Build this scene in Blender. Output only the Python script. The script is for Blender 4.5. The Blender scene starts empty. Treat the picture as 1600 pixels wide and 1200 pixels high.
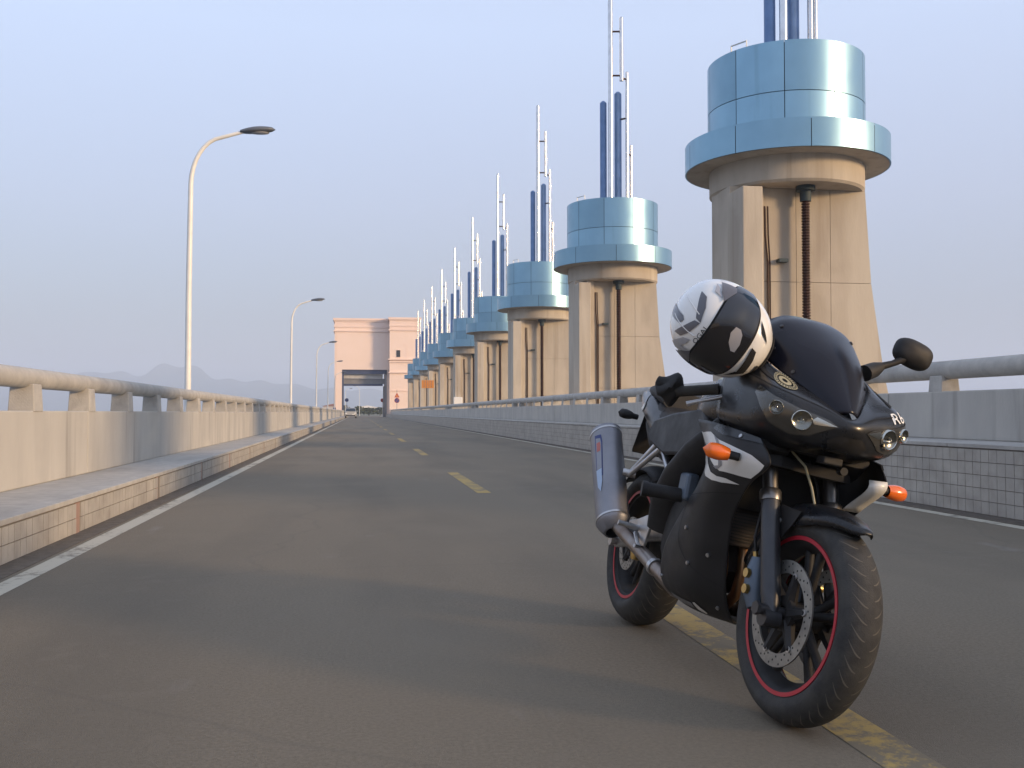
import bpy, math, random
from math import sin, cos, pi, radians, sqrt, atan2
from mathutils import Vector, Matrix
random.seed(7)

# ------------------------------------------------------------------ camera, sky, sun, exposure
scene = bpy.context.scene
col = scene.collection
F_PX, CAM_H = 1547.0, 0.87
YAW, PITCH = 8.8185, 1.6465                      # degrees right of the road axis, degrees up
cam_d = bpy.data.cameras.new("camera"); cam = bpy.data.objects.new("camera", cam_d); col.objects.link(cam)
cam.location = (0, 0, CAM_H)
cam.rotation_euler = (radians(90 + PITCH), 0, radians(-YAW))
cam_d.sensor_width = 36.0; cam_d.lens = 36.0 * F_PX / 1600.0
cam_d.clip_start = 0.05; cam_d.clip_end = 40000
scene.camera = cam

SUN_AZ, SUN_EL = 127.0, 10.5                     # clockwise from the road direction (+Y), degrees
world = bpy.data.worlds.new("World"); scene.world = world; world.use_nodes = True
wn, wl = world.node_tree.nodes, world.node_tree.links
wn.clear()
w_out = wn.new("ShaderNodeOutputWorld"); w_bg = wn.new("ShaderNodeBackground")
w_sky = wn.new("ShaderNodeTexSky"); w_sky.sky_type = 'NISHITA'; w_sky.sun_disc = False
w_sky.sun_elevation = radians(SUN_EL); w_sky.sun_rotation = radians(SUN_AZ)
w_sky.altitude = 0; w_sky.air_density = 1.0; w_sky.dust_density = 3.0; w_sky.ozone_density = 2.0
w_bg.inputs["Strength"].default_value = 0.14
w_mix = wn.new("ShaderNodeMix"); w_mix.data_type = 'RGBA'; w_mix.blend_type = 'MIX'
w_mix.inputs["Factor"].default_value = 0.55
# evening haze layer: one colour per elevation, the same in every direction
w_tc = wn.new("ShaderNodeTexCoord"); w_sep = wn.new("ShaderNodeSeparateXYZ"); w_ramp = wn.new("ShaderNodeValToRGB")
wl.new(w_tc.outputs["Generated"], w_sep.inputs[0]); wl.new(w_sep.outputs["Z"], w_ramp.inputs["Fac"])
HAZE_SKY = [(0.0, (2.1, 2.4, 3.0)), (0.09, (2.6, 2.85, 3.7)), (0.2, (4.0, 4.3, 5.7)), (0.36, (5.2, 6.0, 8.0)), (1.0, (5.6, 6.3, 8.0))]
el = w_ramp.color_ramp.elements
while len(el) < len(HAZE_SKY): el.new(0.5)
for e, (p, c) in zip(el, HAZE_SKY):
    e.position = p; e.color = (c[0], c[1], c[2], 1)
wl.new(w_sky.outputs[0], w_mix.inputs["A"]); wl.new(w_ramp.outputs[0], w_mix.inputs["B"])
wl.new(w_mix.outputs["Result"], w_bg.inputs["Color"]); wl.new(w_bg.outputs[0], w_out.inputs[0])

sun_d = bpy.data.lights.new("sun", 'SUN'); sun = bpy.data.objects.new("sun", sun_d); col.objects.link(sun)
sun_d.energy = 4.3; sun_d.angle = radians(9.0); sun_d.color = (1.0, 0.68, 0.38)
sdir = Vector((sin(radians(SUN_AZ)) * cos(radians(SUN_EL)), cos(radians(SUN_AZ)) * cos(radians(SUN_EL)), sin(radians(SUN_EL))))
sun.rotation_euler = sdir.to_track_quat('Z', 'Y').to_euler()
sun.location = (30, -30, 40)

scene.view_settings.view_transform = 'Standard'; scene.view_settings.look = 'None'
scene.view_settings.exposure = 0.5; scene.view_settings.gamma = 1.0
scene.view_settings.use_curve_mapping = False
scene.render.engine = 'CYCLES'
scene.cycles.use_denoising = True
scene.cycles.max_bounces = 6; scene.cycles.volume_bounces = 2
scene.cycles.sample_clamp_indirect = 6.0
HAZE_DENSITY = 0.0005

# ------------------------------------------------------------------ helpers
V = Vector

class MB:
    """collects shapes; build() links them as ONE mesh object"""
    def __init__(s): s.v = []; s.f = []
    def add(s, vs, fs):
        n = len(s.v); s.v += [tuple(p) for p in vs]; s.f += [tuple(i + n for i in f) for f in fs]; return s
    def box(s, x0, x1, y0, y1, z0, z1):
        return s.hexa([(x0, y0, z0), (x1, y0, z0), (x1, y1, z0), (x0, y1, z0), (x0, y0, z1), (x1, y0, z1), (x1, y1, z1), (x0, y1, z1)])
    def hexa(s, p):
        return s.add(p, [(3, 2, 1, 0), (4, 5, 6, 7), (0, 1, 5, 4), (1, 2, 6, 5), (2, 3, 7, 6), (3, 0, 4, 7)])
    def grid(s, rows, closed=False):
        n, m = len(rows), len(rows[0]); fs = []
        for i in range(n - 1):
            for j in range(m if closed else m - 1):
                k = (j + 1) % m
                fs.append((i * m + j, i * m + k, (i + 1) * m + k, (i + 1) * m + j))
        return s.add([p for r in rows for p in r], fs)
    def ring_cap(s, ring, flip=False):
        fs = tuple(range(len(ring)))
        return s.add(ring, [fs[::-1] if flip else fs])
    def tube(s, path, rad, n=12, caps=True, flat=1.0, upv=None):
        path = [V(p) for p in path]
        if not isinstance(rad, (list, tuple)): rad = [rad] * len(path)
        rows = []; ref = None
        for i, p in enumerate(path):
            t = (path[min(i + 1, len(path) - 1)] - path[max(i - 1, 0)]).normalized()
            if ref is None:
                ref = V(upv) if upv else (V((0, 0, 1)) if abs(t.z) < 0.9 else V((1, 0, 0)))
            a = (ref - t * ref.dot(t)).normalized(); b = t.cross(a); ref = a
            rows.append([p + (a * cos(2 * pi * k / n) + b * sin(2 * pi * k / n) * flat) * rad[i] for k in range(n)])
        s.grid(rows, closed=True)
        if caps: s.ring_cap(rows[0], True); s.ring_cap(rows[-1])
        return s
    def cyl(s, p0, p1, r0, r1=None, n=16, caps=True): return s.tube([p0, p1], [r0, r0 if r1 is None else r1], n, caps)
    def lathe(s, prof, o, ax, n=48, a0=0.0, a1=2 * pi, ref=None):
        """prof: (radius, height along ax)"""
        o = V(o); ax = V(ax).normalized()
        r = V(ref) if ref else (V((0, 0, 1)) if abs(ax.z) < 0.9 else V((1, 0, 0)))
        u = (r - ax * r.dot(ax)).normalized(); w = ax.cross(u)
        full = abs(a1 - a0 - 2 * pi) < 1e-6
        cnt = n if full else n + 1
        rows = [[o + ax * h + (u * cos(a0 + (a1 - a0) * k / n) + w * sin(a0 + (a1 - a0) * k / n)) * rr for k in range(cnt)] for rr, h in prof]
        return s.grid(rows, closed=full)
    def ball(s, c, r, n=16, m=10, mat=None):
        c = V(c); rows = []
        rx, ry, rz = r if isinstance(r, (tuple, list)) else (r, r, r)
        for i in range(m + 1):
            t = pi * i / m
            row = []
            for j in range(n):
                a = 2 * pi * j / n
                p = V((rx * sin(t) * cos(a), ry * sin(t) * sin(a), rz * cos(t)))
                row.append(c + (mat @ p if mat else p))
            rows.append(row)
        return s.grid(rows, closed=True)
    def loft(s, secs, n=20, power=2.6, caps=True):
        """secs along x: (x, y centre, z centre, half width, half height)"""
        rows = []
        for x, yc, zc, hw, hh in secs:
            row = []
            for k in range(n):
                a = 2 * pi * k / n; c_, s_ = cos(a), sin(a)
                row.append(V((x, yc + hw * math.copysign(abs(c_) ** (2 / power), c_), zc + hh * math.copysign(abs(s_) ** (2 / power), s_))))
            rows.append(row)
        s.grid(rows, closed=True)
        if caps: s.ring_cap(rows[0], True); s.ring_cap(rows[-1])
        return s
    def plate(s, pts, d):
        """planar outline pts (3D) extruded by vector d"""
        n = len(pts); a = [V(p) for p in pts]; b = [p + V(d) for p in a]
        fs = [tuple(range(n))[::-1], tuple(range(n, 2 * n))] + [(i, (i + 1) % n, n + (i + 1) % n, n + i) for i in range(n)]
        return s.add(a + b, fs)
    def move(s, fn): s.v = [tuple(fn(V(p))) for p in s.v]; return s
    def mesh(s, name, smooth=None):
        me = bpy.data.meshes.new(name); me.from_pydata(s.v, [], s.f); me.update()
        import bmesh
        bm = bmesh.new(); bm.from_mesh(me); bmesh.ops.remove_doubles(bm, verts=bm.verts, dist=1e-5)
        bmesh.ops.recalc_face_normals(bm, faces=bm.faces); bm.to_mesh(me); bm.free()
        if smooth:
            for p in me.polygons: p.use_smooth = True
            me.set_sharp_from_angle(angle=radians(smooth))
        return me
    def build(s, name, m, parent=None, smooth=None, bevel=0, sub=0, solid=0, loc=None):
        o = bpy.data.objects.new(name, s.mesh(name, smooth)); col.objects.link(o)
        o.data.materials.append(m)
        if parent: o.parent = parent
        if loc is not None: o.location = loc
        if sub:
            k = o.modifiers.new("sub", 'SUBSURF'); k.levels = sub; k.render_levels = sub
        if solid:
            k = o.modifiers.new("solid", 'SOLIDIFY'); k.thickness = solid; k.offset = -1
        if bevel:
            k = o.modifiers.new("bevel", 'BEVEL'); k.width = bevel; k.segments = 2; k.limit_method = 'ANGLE'; k.angle_limit = radians(40)
        return o

def empty(name, loc=(0, 0, 0), parent=None):
    o = bpy.data.objects.new(name, None); col.objects.link(o); o.location = loc
    o.empty_display_size = 0.2
    if parent: o.parent = parent
    return o
def tag(o, label=None, cat=None, group=None, kind=None):
    if label: o["label"] = label
    if cat: o["category"] = cat
    if group: o["group"] = group
    if kind: o["kind"] = kind
    return o
def link_copy(src, parent=None, loc=None, rotz=None):
    c = src.copy(); col.objects.link(c); c.parent = parent
    if loc is not None: c.location = loc
    if rotz is not None: c.rotation_euler = (0, 0, rotz)
    return c
def copy_tree(o, parent=None):
    c = o.copy(); col.objects.link(c); c.parent = parent
    for ch in list(o.children): copy_tree(ch, c)
    return c

# ------------------------------------------------------------------ materials
def M(name, c, rough=0.5, metal=0.0, c2=None, scale=3.0, stretch=(1, 1, 1), detail=6.0, lo=0.35, hi=0.65, bump=0.0, bscale=60.0,
      coat=0.0, spec=None, world_co=True, rvar=0.0, c3=None, scale3=0.4, amt3=0.5, trans=0.0, alpha=1.0, emit=None):
    m = bpy.data.materials.new(name); m.use_nodes = True
    nt = m.node_tree; N, L = nt.nodes, nt.links; b = N["Principled BSDF"]
    b.inputs["Base Color"].default_value = (*c, 1); b.inputs["Roughness"].default_value = rough; b.inputs["Metallic"].default_value = metal
    if coat: b.inputs["Coat Weight"].default_value = coat; b.inputs["Coat Roughness"].default_value = 0.06
    if spec is not None: b.inputs["Specular IOR Level"].default_value = spec
    if trans: b.inputs["Transmission Weight"].default_value = trans
    if alpha < 1: b.inputs["Alpha"].default_value = alpha
    src = None
    if c2 or bump or rvar or c3:
        if world_co: g = N.new("ShaderNodeNewGeometry"); co = g.outputs["Position"]
        else: g = N.new("ShaderNodeTexCoord"); co = g.outputs["Object"]
        mp = N.new("ShaderNodeMapping"); mp.inputs["Scale"].default_value = stretch; L.new(co, mp.inputs[0])
    if c2 or rvar:
        nz = N.new("ShaderNodeTexNoise"); nz.inputs["Scale"].default_value = scale; nz.inputs["Detail"].default_value = detail
        nz.inputs["Roughness"].default_value = 0.62
        L.new(mp.outputs[0], nz.inputs["Vector"])
        mr = N.new("ShaderNodeMapRange"); mr.inputs[1].default_value = lo; mr.inputs[2].default_value = hi
        L.new(nz.outputs[0], mr.inputs[0])
    if c2:
        mx = N.new("ShaderNodeMix"); mx.data_type = 'RGBA'
        mx.inputs["A"].default_value = (*c, 1); mx.inputs["B"].default_value = (*c2, 1)
        L.new(mr.outputs[0], mx.inputs["Factor"]); src = mx.outputs["Result"]
    if c3:
        n3 = N.new("ShaderNodeTexNoise"); n3.inputs["Scale"].default_value = scale3; n3.inputs["Detail"].default_value = 4
        L.new(mp.outputs[0], n3.inputs["Vector"])
        r3 = N.new("ShaderNodeMapRange"); r3.inputs[1].default_value = 0.45; r3.inputs[2].default_value = 0.72; r3.inputs[4].default_value = amt3
        L.new(n3.outputs[0], r3.inputs[0])
        x3 = N.new("ShaderNodeMix"); x3.data_type = 'RGBA'; L.new(r3.outputs[0], x3.inputs["Factor"])
        if src: L.new(src, x3.inputs["A"])
        else: x3.inputs["A"].default_value = (*c, 1)
        x3.inputs["B"].default_value = (*c3, 1); src = x3.outputs["Result"]
    if src: L.new(src, b.inputs["Base Color"])
    if rvar:
        rr = N.new("ShaderNodeMapRange"); rr.inputs[3].default_value = max(0, rough - rvar); rr.inputs[4].default_value = min(1, rough + rvar)
        L.new(mr.outputs[0], rr.inputs[0]); L.new(rr.outputs[0], b.inputs["Roughness"])
    if bump:
        n2 = N.new("ShaderNodeTexNoise"); n2.inputs["Scale"].default_value = bscale; n2.inputs["Detail"].default_value = 5
        L.new(mp.outputs[0], n2.inputs["Vector"])
        bp = N.new("ShaderNodeBump"); bp.inputs["Strength"].default_value = bump; bp.inputs["Distance"].default_value = 0.01
        L.new(n2.outputs[0], bp.inputs["Height"]); L.new(bp.outputs[0], b.inputs["Normal"])
    if emit: b.inputs["Emission Color"].default_value = (*emit[0], 1); b.inputs["Emission Strength"].default_value = emit[1]
    return m

m_asphalt = M("asphalt", (0.145, 0.120, 0.084), 0.9, c2=(0.212, 0.175, 0.125), scale=75, lo=0.34, hi=0.68, bump=0.6, bscale=240, c3=(0.20, 0.163, 0.114), scale3=0.45, amt3=0.7)
def asphalt_marks(m):
    """long worn wheel tracks, pale scuffs and thin cracks on the asphalt"""
    nt = m.node_tree; N, L = nt.nodes, nt.links; b = N["Principled BSDF"]
    src = b.inputs["Base Color"].links[0].from_socket
    g = N.new("ShaderNodeNewGeometry")
    def layer(scale_vec, scale, lo, hi, colr, amt, tex="noise"):
        nonlocal src
        mp = N.new("ShaderNodeMapping"); mp.inputs["Scale"].default_value = scale_vec; L.new(g.outputs["Position"], mp.inputs[0])
        if tex == "noise":
            t = N.new("ShaderNodeTexNoise"); t.inputs["Scale"].default_value = scale; t.inputs["Detail"].default_value = 5; out = t.outputs[0]
        else:
            w = N.new("ShaderNodeTexNoise"); w.inputs["Scale"].default_value = 1.1; w.inputs["Detail"].default_value = 4; L.new(mp.outputs[0], w.inputs["Vector"])
            ad = N.new("ShaderNodeMixRGB"); ad.blend_type = 'ADD'; ad.inputs[0].default_value = 0.35; L.new(mp.outputs[0], ad.inputs[1]); L.new(w.outputs[1], ad.inputs[2])
            t = N.new("ShaderNodeTexVoronoi"); t.feature = 'DISTANCE_TO_EDGE'; t.inputs["Scale"].default_value = scale; out = t.outputs["Distance"]
            L.new(ad.outputs[0], t.inputs["Vector"])
        if tex == "noise": L.new(mp.outputs[0], t.inputs["Vector"])
        r = N.new("ShaderNodeMapRange"); r.inputs[1].default_value = lo; r.inputs[2].default_value = hi; r.inputs[4].default_value = amt; L.new(out, r.inputs[0])
        if tex == "crack": r.inputs[3].default_value = amt; r.inputs[4].default_value = 0.0
        x = N.new("ShaderNodeMix"); x.data_type = 'RGBA'; L.new(r.outputs[0], x.inputs["Factor"]); L.new(src, x.inputs["A"]); x.inputs["B"].default_value = (*colr, 1)
        src = x.outputs["Result"]
    layer((1.0, 0.16, 1), 0.9, 0.46, 0.70, (0.112, 0.095, 0.070), 0.7)
    layer((1.0, 0.7, 1), 0.55, 0.52, 0.72, (0.215, 0.180, 0.130), 0.6)
    layer((1.3, 0.5, 1), 2.2, 0.66, 0.78, (0.26, 0.24, 0.22), 0.5)
    layer((1.0, 1.0, 1), 7.0, 0.55, 0.75, (0.19, 0.158, 0.118), 0.45)
    layer((0.55, 1.0, 1), 0.30, 0.0005, 0.0045, (0.08, 0.07, 0.058), 0.16, "crack")
    L.new(src, b.inputs["Base Color"])
asphalt_marks(m_asphalt)
m_white_line = M("worn_white_paint", (0.62, 0.60, 0.53), 0.75, c2=(0.30, 0.29, 0.27), scale=14, lo=0.52, hi=0.75, bump=0.4, bscale=200)
m_yellow = None  # made below
m_conc_wall = M("parapet_concrete", (0.42, 0.40, 0.365), 0.88, c2=(0.48, 0.46, 0.415), scale=2.2, stretch=(1, 1, 0.3), bump=0.35, bscale=45, c3=(0.25, 0.24, 0.23), scale3=1.6, amt3=0.45)
m_conc_rail = M("rail_concrete", (0.36, 0.345, 0.32), 0.85, c2=(0.47, 0.45, 0.41), scale=6, bump=0.3, bscale=70, c3=(0.27, 0.26, 0.25), scale3=2.2, amt3=0.4)
m_pave = M("pavement_slab", (0.37, 0.35, 0.32), 0.9, c2=(0.46, 0.44, 0.40), scale=9, bump=0.3, bscale=90, c3=(0.28, 0.265, 0.25), scale3=1.0, amt3=0.5)
m_tile = M("kerb_tile", (0.44, 0.41, 0.36), 0.6, c2=(0.35, 0.325, 0.29), scale=2.3, bump=0.15, bscale=90, c3=(0.23, 0.20, 0.17), scale3=5.0, amt3=0.5)
m_tile_pink = M("pink_mortar", (0.36, 0.22, 0.17), 0.8, c2=(0.30, 0.2, 0.16), scale=8)
m_grout = M("dark_grout", (0.19, 0.17, 0.15), 0.95)
m_conc = M("tower_concrete", (0.44, 0.39, 0.32), 0.86, c2=(0.50, 0.45, 0.37), scale=1.6, stretch=(1, 1, 0.25), bump=0.3, bscale=25, c3=(0.31, 0.26, 0.205), scale3=1.0, amt3=0.75)
m_teal = M("teal_metal_panel", (0.25, 0.42, 0.53), 0.34, 0.8, c2=(0.23, 0.39, 0.50), scale=1.2, world_co=True, rvar=0.05)
m_teal_joint = M("panel_joint", (0.03, 0.05, 0.06), 0.7)
m_steel = M("polished_steel", (0.72, 0.72, 0.72), 0.2, 1.0, c2=(0.60, 0.60, 0.60), scale=3, rvar=0.06)
m_blue_tube = M("blue_painted_tube", (0.16, 0.27, 0.50), 0.4, 0.2, c2=(0.11, 0.20, 0.38), scale=2.5)
m_rust = M("rust_red_chain", (0.055, 0.022, 0.018), 0.7, 0.3, c2=(0.03, 0.016, 0.014), scale=8)
m_lamp_post = M("white_lamp_paint", (0.78, 0.77, 0.72), 0.4, c2=(0.70, 0.69, 0.65), scale=4)
m_lamp_head = M("lamp_housing_grey", (0.10, 0.115, 0.14), 0.45)
m_lamp_glass = M("lamp_glass", (0.35, 0.36, 0.38), 0.15)
m_pink = M("pink_render", (0.82, 0.65, 0.54), 0.85, c2=(0.84, 0.67, 0.57), scale=0.6, bump=0.15, bscale=12)
m_pink_trim = M("pink_trim", (0.82, 0.65, 0.55), 0.8, c2=(0.79, 0.61, 0.52), scale=0.8)
m_dark_blue = M("dark_blue_beam", (0.045, 0.06, 0.12), 0.5)
m_beam_white = M("white_beam", (0.55, 0.54, 0.52), 0.6, c2=(0.45, 0.44, 0.42), scale=1)
m_beam_grey = M("grey_beam", (0.25, 0.25, 0.25), 0.7, c2=(0.2, 0.2, 0.21), scale=1)
m_window = M("dark_window", (0.03, 0.03, 0.035), 0.15)
m_water = M("lake_water", (0.10, 0.13, 0.16), 0.25, bump=0.5, bscale=0.6)
m_hill = M("wooded_hill", (0.045, 0.06, 0.035), 0.95, c2=(0.075, 0.085, 0.05), scale=0.01)
m_land = M("far_bank", (0.11, 0.12, 0.07), 0.95, c2=(0.15, 0.13, 0.09), scale=0.05)

def streaks(m, vec, lo, hi, colr, amt, scale=1.0):
    """rain streaks: noise drawn out downwards, darkening what is already there"""
    nt = m.node_tree; N, L = nt.nodes, nt.links; b = N["Principled BSDF"]; src = b.inputs["Base Color"].links[0].from_socket
    g = N.new("ShaderNodeNewGeometry"); mp = N.new("ShaderNodeMapping"); mp.inputs["Scale"].default_value = vec; L.new(g.outputs["Position"], mp.inputs[0])
    t = N.new("ShaderNodeTexNoise"); t.inputs["Scale"].default_value = scale; t.inputs["Detail"].default_value = 4; L.new(mp.outputs[0], t.inputs["Vector"])
    r = N.new("ShaderNodeMapRange"); r.inputs[1].default_value = lo; r.inputs[2].default_value = hi; r.inputs[4].default_value = amt; L.new(t.outputs[0], r.inputs[0])
    x = N.new("ShaderNodeMix"); x.data_type = 'RGBA'; L.new(r.outputs[0], x.inputs["Factor"]); L.new(src, x.inputs["A"]); x.inputs["B"].default_value = (*colr, 1)
    L.new(x.outputs["Result"], b.inputs["Base Color"])
streaks(m_conc_wall, (5, 5, 0.35), 0.58, 0.74, (0.22, 0.205, 0.18), 0.6)
streaks(m_conc_wall, (1.2, 0.7, 1.6), 0.55, 0.75, (0.52, 0.49, 0.42), 0.5)
streaks(m_conc, (3.5, 3.5, 0.12), 0.56, 0.74, (0.26, 0.205, 0.15), 0.6)
streaks(m_conc, (0.9, 0.9, 0.8), 0.55, 0.72, (0.52, 0.46, 0.38), 0.5)
streaks(m_conc_rail, (6, 1.5, 4), 0.58, 0.74, (0.24, 0.225, 0.20), 0.45)
streaks(m_pave, (2, 0.6, 1), 0.55, 0.72, (0.25, 0.23, 0.20), 0.5)
# every cladding panel a slightly different shade
_N, _L = m_teal.node_tree.nodes, m_teal.node_tree.links; _b = _N["Principled BSDF"]; _src = _b.inputs["Base Color"].links[0].from_socket
_oi = _N.new("ShaderNodeObjectInfo"); _hs = _N.new("ShaderNodeHueSaturation"); _mr = _N.new("ShaderNodeMapRange")
_mr.inputs[3].default_value = 0.86; _mr.inputs[4].default_value = 1.12
_L.new(_oi.outputs["Random"], _mr.inputs[0]); _L.new(_mr.outputs[0], _hs.inputs["Value"]); _L.new(_src, _hs.inputs["Color"]); _L.new(_hs.outputs[0], _b.inputs["Base Color"])
streaks(m_teal, (4, 4, 0.25), 0.60, 0.78, (0.16, 0.27, 0.31), 0.45)
# ------------------------------------------------------------------ large structure
Y0, Y1 = -9.0, 196.0            # near and far end of the bridge
XL, XR = -2.0, 5.17             # road edges
X_CENTRE = 1.35

# water, banks and hills
mb = MB(); R = 4900
ring = [(R * cos(2 * pi * k / 64), R * sin(2 * pi * k / 64), -8.5) for k in range(64)]
mb.ring_cap(ring); tag(mb.build("water", m_water), kind="structure")

def hill(name, pts, base_y, depth, label=None):
    """ridge line pts: (x, height); a solid ridge with irregular slopes front and back"""
    rows = []
    n = 10
    dense = []
    for (xa, ha), (xb, hb) in zip(pts, pts[1:]):
        for k in range(12):
            t = k / 12; dense.append((xa + (xb - xa) * t, ha + (hb - ha) * (3 * t * t - 2 * t ** 3)))
    dense.append(pts[-1]); dense = [(x * 0.75, h * 0.75) for x, h in dense]
    for i in range(-n, n + 1):
        t = i / n; row = []
        for x, h in dense:
            f = max(0.0, 1 - abs(t)) ** 1.15
            hh = h * f * (1 + 0.10 * sin(x * 0.018 + t * 5) + 0.05 * sin(x * 0.05 - t * 9)) - 9
            row.append((x, base_y + t * depth + 54 * sin(x * 0.007), hh))
        rows.append(row)
    o = MB().grid(rows).build(name, m_hill, smooth=80); tag(o, kind="structure"); return o
hill("hills", [(-2600, 30), (-1900, 120), (-1560, 150), (-1300, 178), (-1210, 200), (-1100, 214), (-950, 250), (-800, 212), (-680, 182), (-560, 190), (-400, 146), (-280, 134), (-120, 142), (60, 120), (300, 100), (700, 70), (1200, 40)], 3750, 640)
hill("hills", [(2600, 10), (3000, 60), (3500, 105), (4000, 90), (4600, 130), (4800, 60)], 3000, 600)

# deck slab under road and pavements, road sheet
tag(MB().box(-3.25, 6.75, Y0, 262, -1.6, -0.05).build("bridge_deck", m_conc, bevel=0.03), kind="structure")
mb = MB(); rows = []
ny = 60
for i in range(ny + 1):
    y = Y0 + (262 - Y0) * i / ny
    rows.append([(XL - 0.05 + (XR + 0.1 - XL) * j / 8, y, 0.0) for j in range(9)])
road = mb.grid(rows).build("road", m_asphalt); tag(road, kind="structure")

def paint_material(name, base, wear, amount, bias):
    m = bpy.data.materials.new(name); m.use_nodes = True; N, L = m.node_tree.nodes, m.node_tree.links; b = N["Principled BSDF"]
    g = N.new("ShaderNodeNewGeometry")
    n1 = N.new("ShaderNodeTexNoise"); n1.inputs["Scale"].default_value = 16; n1.inputs["Detail"].default_value = 9; n1.inputs["Roughness"].default_value = 0.75
    n2 = N.new("ShaderNodeTexNoise"); n2.inputs["Scale"].default_value = 2.0; n2.inputs["Detail"].default_value = 3
    L.new(g.outputs["Position"], n1.inputs["Vector"]); L.new(g.outputs["Position"], n2.inputs["Vector"])
    ad = N.new("ShaderNodeMath"); ad.operation = 'MULTIPLY_ADD'; ad.inputs[1].default_value = 0.8; L.new(n2.outputs[0], ad.inputs[0]); L.new(n1.outputs[0], ad.inputs[2])
    r = N.new("ShaderNodeMapRange"); r.inputs[1].default_value = bias; r.inputs[2].default_value = bias + 0.14; L.new(ad.outputs[0], r.inputs[0])
    mx = N.new("ShaderNodeMix"); mx.data_type = 'RGBA'; mx.inputs["A"].default_value = (*base, 1); mx.inputs["B"].default_value = (*wear, 1)
    mu = N.new("ShaderNodeMath"); mu.operation = 'MULTIPLY'; mu.inputs[1].default_value = amount; L.new(r.outputs[0], mu.inputs[0]); L.new(mu.outputs[0], mx.inputs["Factor"])
    L.new(mx.outputs["Result"], b.inputs["Base Color"]); b.inputs["Roughness"].default_value = 0.85
    return m
m_yellow = paint_material("worn_yellow_paint", (0.40, 0.275, 0.085), (0.165, 0.138, 0.098), 0.92, 0.855)
m_white_line = paint_material("worn_white_paint", (0.46, 0.425, 0.34), (0.17, 0.15, 0.12), 0.85, 0.95)
m_gutter = M("gutter_grime", (0.085, 0.07, 0.055), 0.95, c2=(0.14, 0.118, 0.092), scale=12, bump=0.6, bscale=120)
for x0, x1 in ((-2.04, -1.835), (5.035, 5.2)):
    MB().box(x0, x1, Y0, Y1, 0.0, 0.003).build("gutter", m_gutter, road)
for x0, x1 in ((-1.80, -1.675), (4.89, 5.01)):
    for k in range(11):
        ya = -2 + k * 18.0
        MB().add([(x0, ya, 0.0015), (x1, ya, 0.0015), (x1, ya + 17.985, 0.0015), (x0, ya + 17.985, 0.0015)], [(0, 1, 2, 3)]).build("edge_line", m_white_line, road)
# centre dashes: one under the motorcycle, then every 9.5 m
dash_starts = [1.15 + 9.5 * k for k in range(20)]
dm = None
for k, ya in enumerate(dash_starts):
    ln = 3.75
    MB().add([(X_CENTRE - 0.075, ya, 0.0015), (X_CENTRE + 0.075, ya, 0.0015), (X_CENTRE + 0.075, ya + ln, 0.0015), (X_CENTRE - 0.075, ya + ln, 0.0015)], [(0, 1, 2, 3)]).build("centre_dash", m_yellow, road)

m_mortar = M("grey_mortar", (0.36, 0.33, 0.29), 0.85, c2=(0.28, 0.255, 0.225), scale=6)
# kerbs with tiled faces and pavements behind them
def kerb(side):
    if side < 0: xk, xw, zk, name, rows = XL, -2.70, 0.256, "pavement_left", 3
    else: xk, xw, zk, name, rows = XR, 6.00, 0.597, "pavement_right", 5
    x0, x1 = sorted((xk + side * 0.02, xw + side * 0.05))
    pv = MB().box(x0, x1, Y0, Y1, -0.06, zk).build(name, m_grout if False else m_pave)
    tag(pv, kind="structure")
    # coping strip on top of the tiles
    a, b2 = sorted((xk - side * 0.012, xk + side * 0.10))
    yy = Y0
    while yy < Y1:
        MB().box(a, b2, yy, yy + 2.84, zk - 0.028, zk + 0.006).build("coping_stone", m_pave, pv, bevel=0.004)
        yy += 2.85
    # grout backing and tiles
    a, b2 = sorted((xk + side * 0.004, xk + side * 0.03))
    MB().box(a, b2, Y0, Y1, 0.0, zk - 0.03).build("grout_backing", m_grout, pv)
    T = 0.108; G = 0.0055
    top = zk - 0.034
    zs = [top - T * i for i in range(rows + 1)]
    zs = [max(z, 0.002) for z in zs]
    cells = []
    n0 = int((Y1 - Y0) / T)
    for i in range(n0):
        ya = Y0 + i * T
        ph = (ya - 1.8) % 2.85
        if side < 0 and ph < T: continue           # the pink joint column
        for r in range(rows):
            if zs[r] - zs[r + 1] < 0.02: continue
            cells.append((ya, zs[r + 1], zs[r] - zs[r + 1]))
    start = 4.6 if side < 0 else 6.9
    near = [c for c in cells if c[0] >= start][:290]
    nearset = set(near)
    meshes = {}
    for ya, z, h in near:
        key = round(h, 4)
        if key not in meshes:
            p0, p1 = sorted((xk - side * 0.006, xk + side * 0.012))
            meshes[key] = MB().box(p0, p1, 0, T - G, 0, h - G).mesh("tile")
            meshes[key].materials.append(m_tile)
        o = bpy.data.objects.new("tile", meshes[key]); col.objects.link(o); o.parent = pv
        o.location = (side * random.uniform(0, 0.002), ya, z)
    mb = MB(); p0, p1 = sorted((xk - side * 0.006, xk + side * 0.012))
    for c in cells:
        if c in nearset or c[0] < 2: continue
        ya, z, h = c
        dx = side * random.uniform(0, 0.002)
        mb.box(p0 + dx, p1 + dx, ya, ya + T - G, z, z + h - G)
    tag(mb.build("tile", m_tile, pv), kind="stuff")
    # pink mortar columns
    p0, p1 = sorted((xk - side * 0.004, xk + side * 0.012))
    y = 1.8 - 2.85 * 3
    while y < Y1 - 1:
        if y > Y0 and side < 0: MB().box(p0, p1, y - 0.006, y + T, 0.0, zk - 0.034).build("mortar_joint", m_tile_pink if side < 0 else m_mortar, pv)
        y += 2.85
    return pv
kerb(-1); kerb(1)

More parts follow.
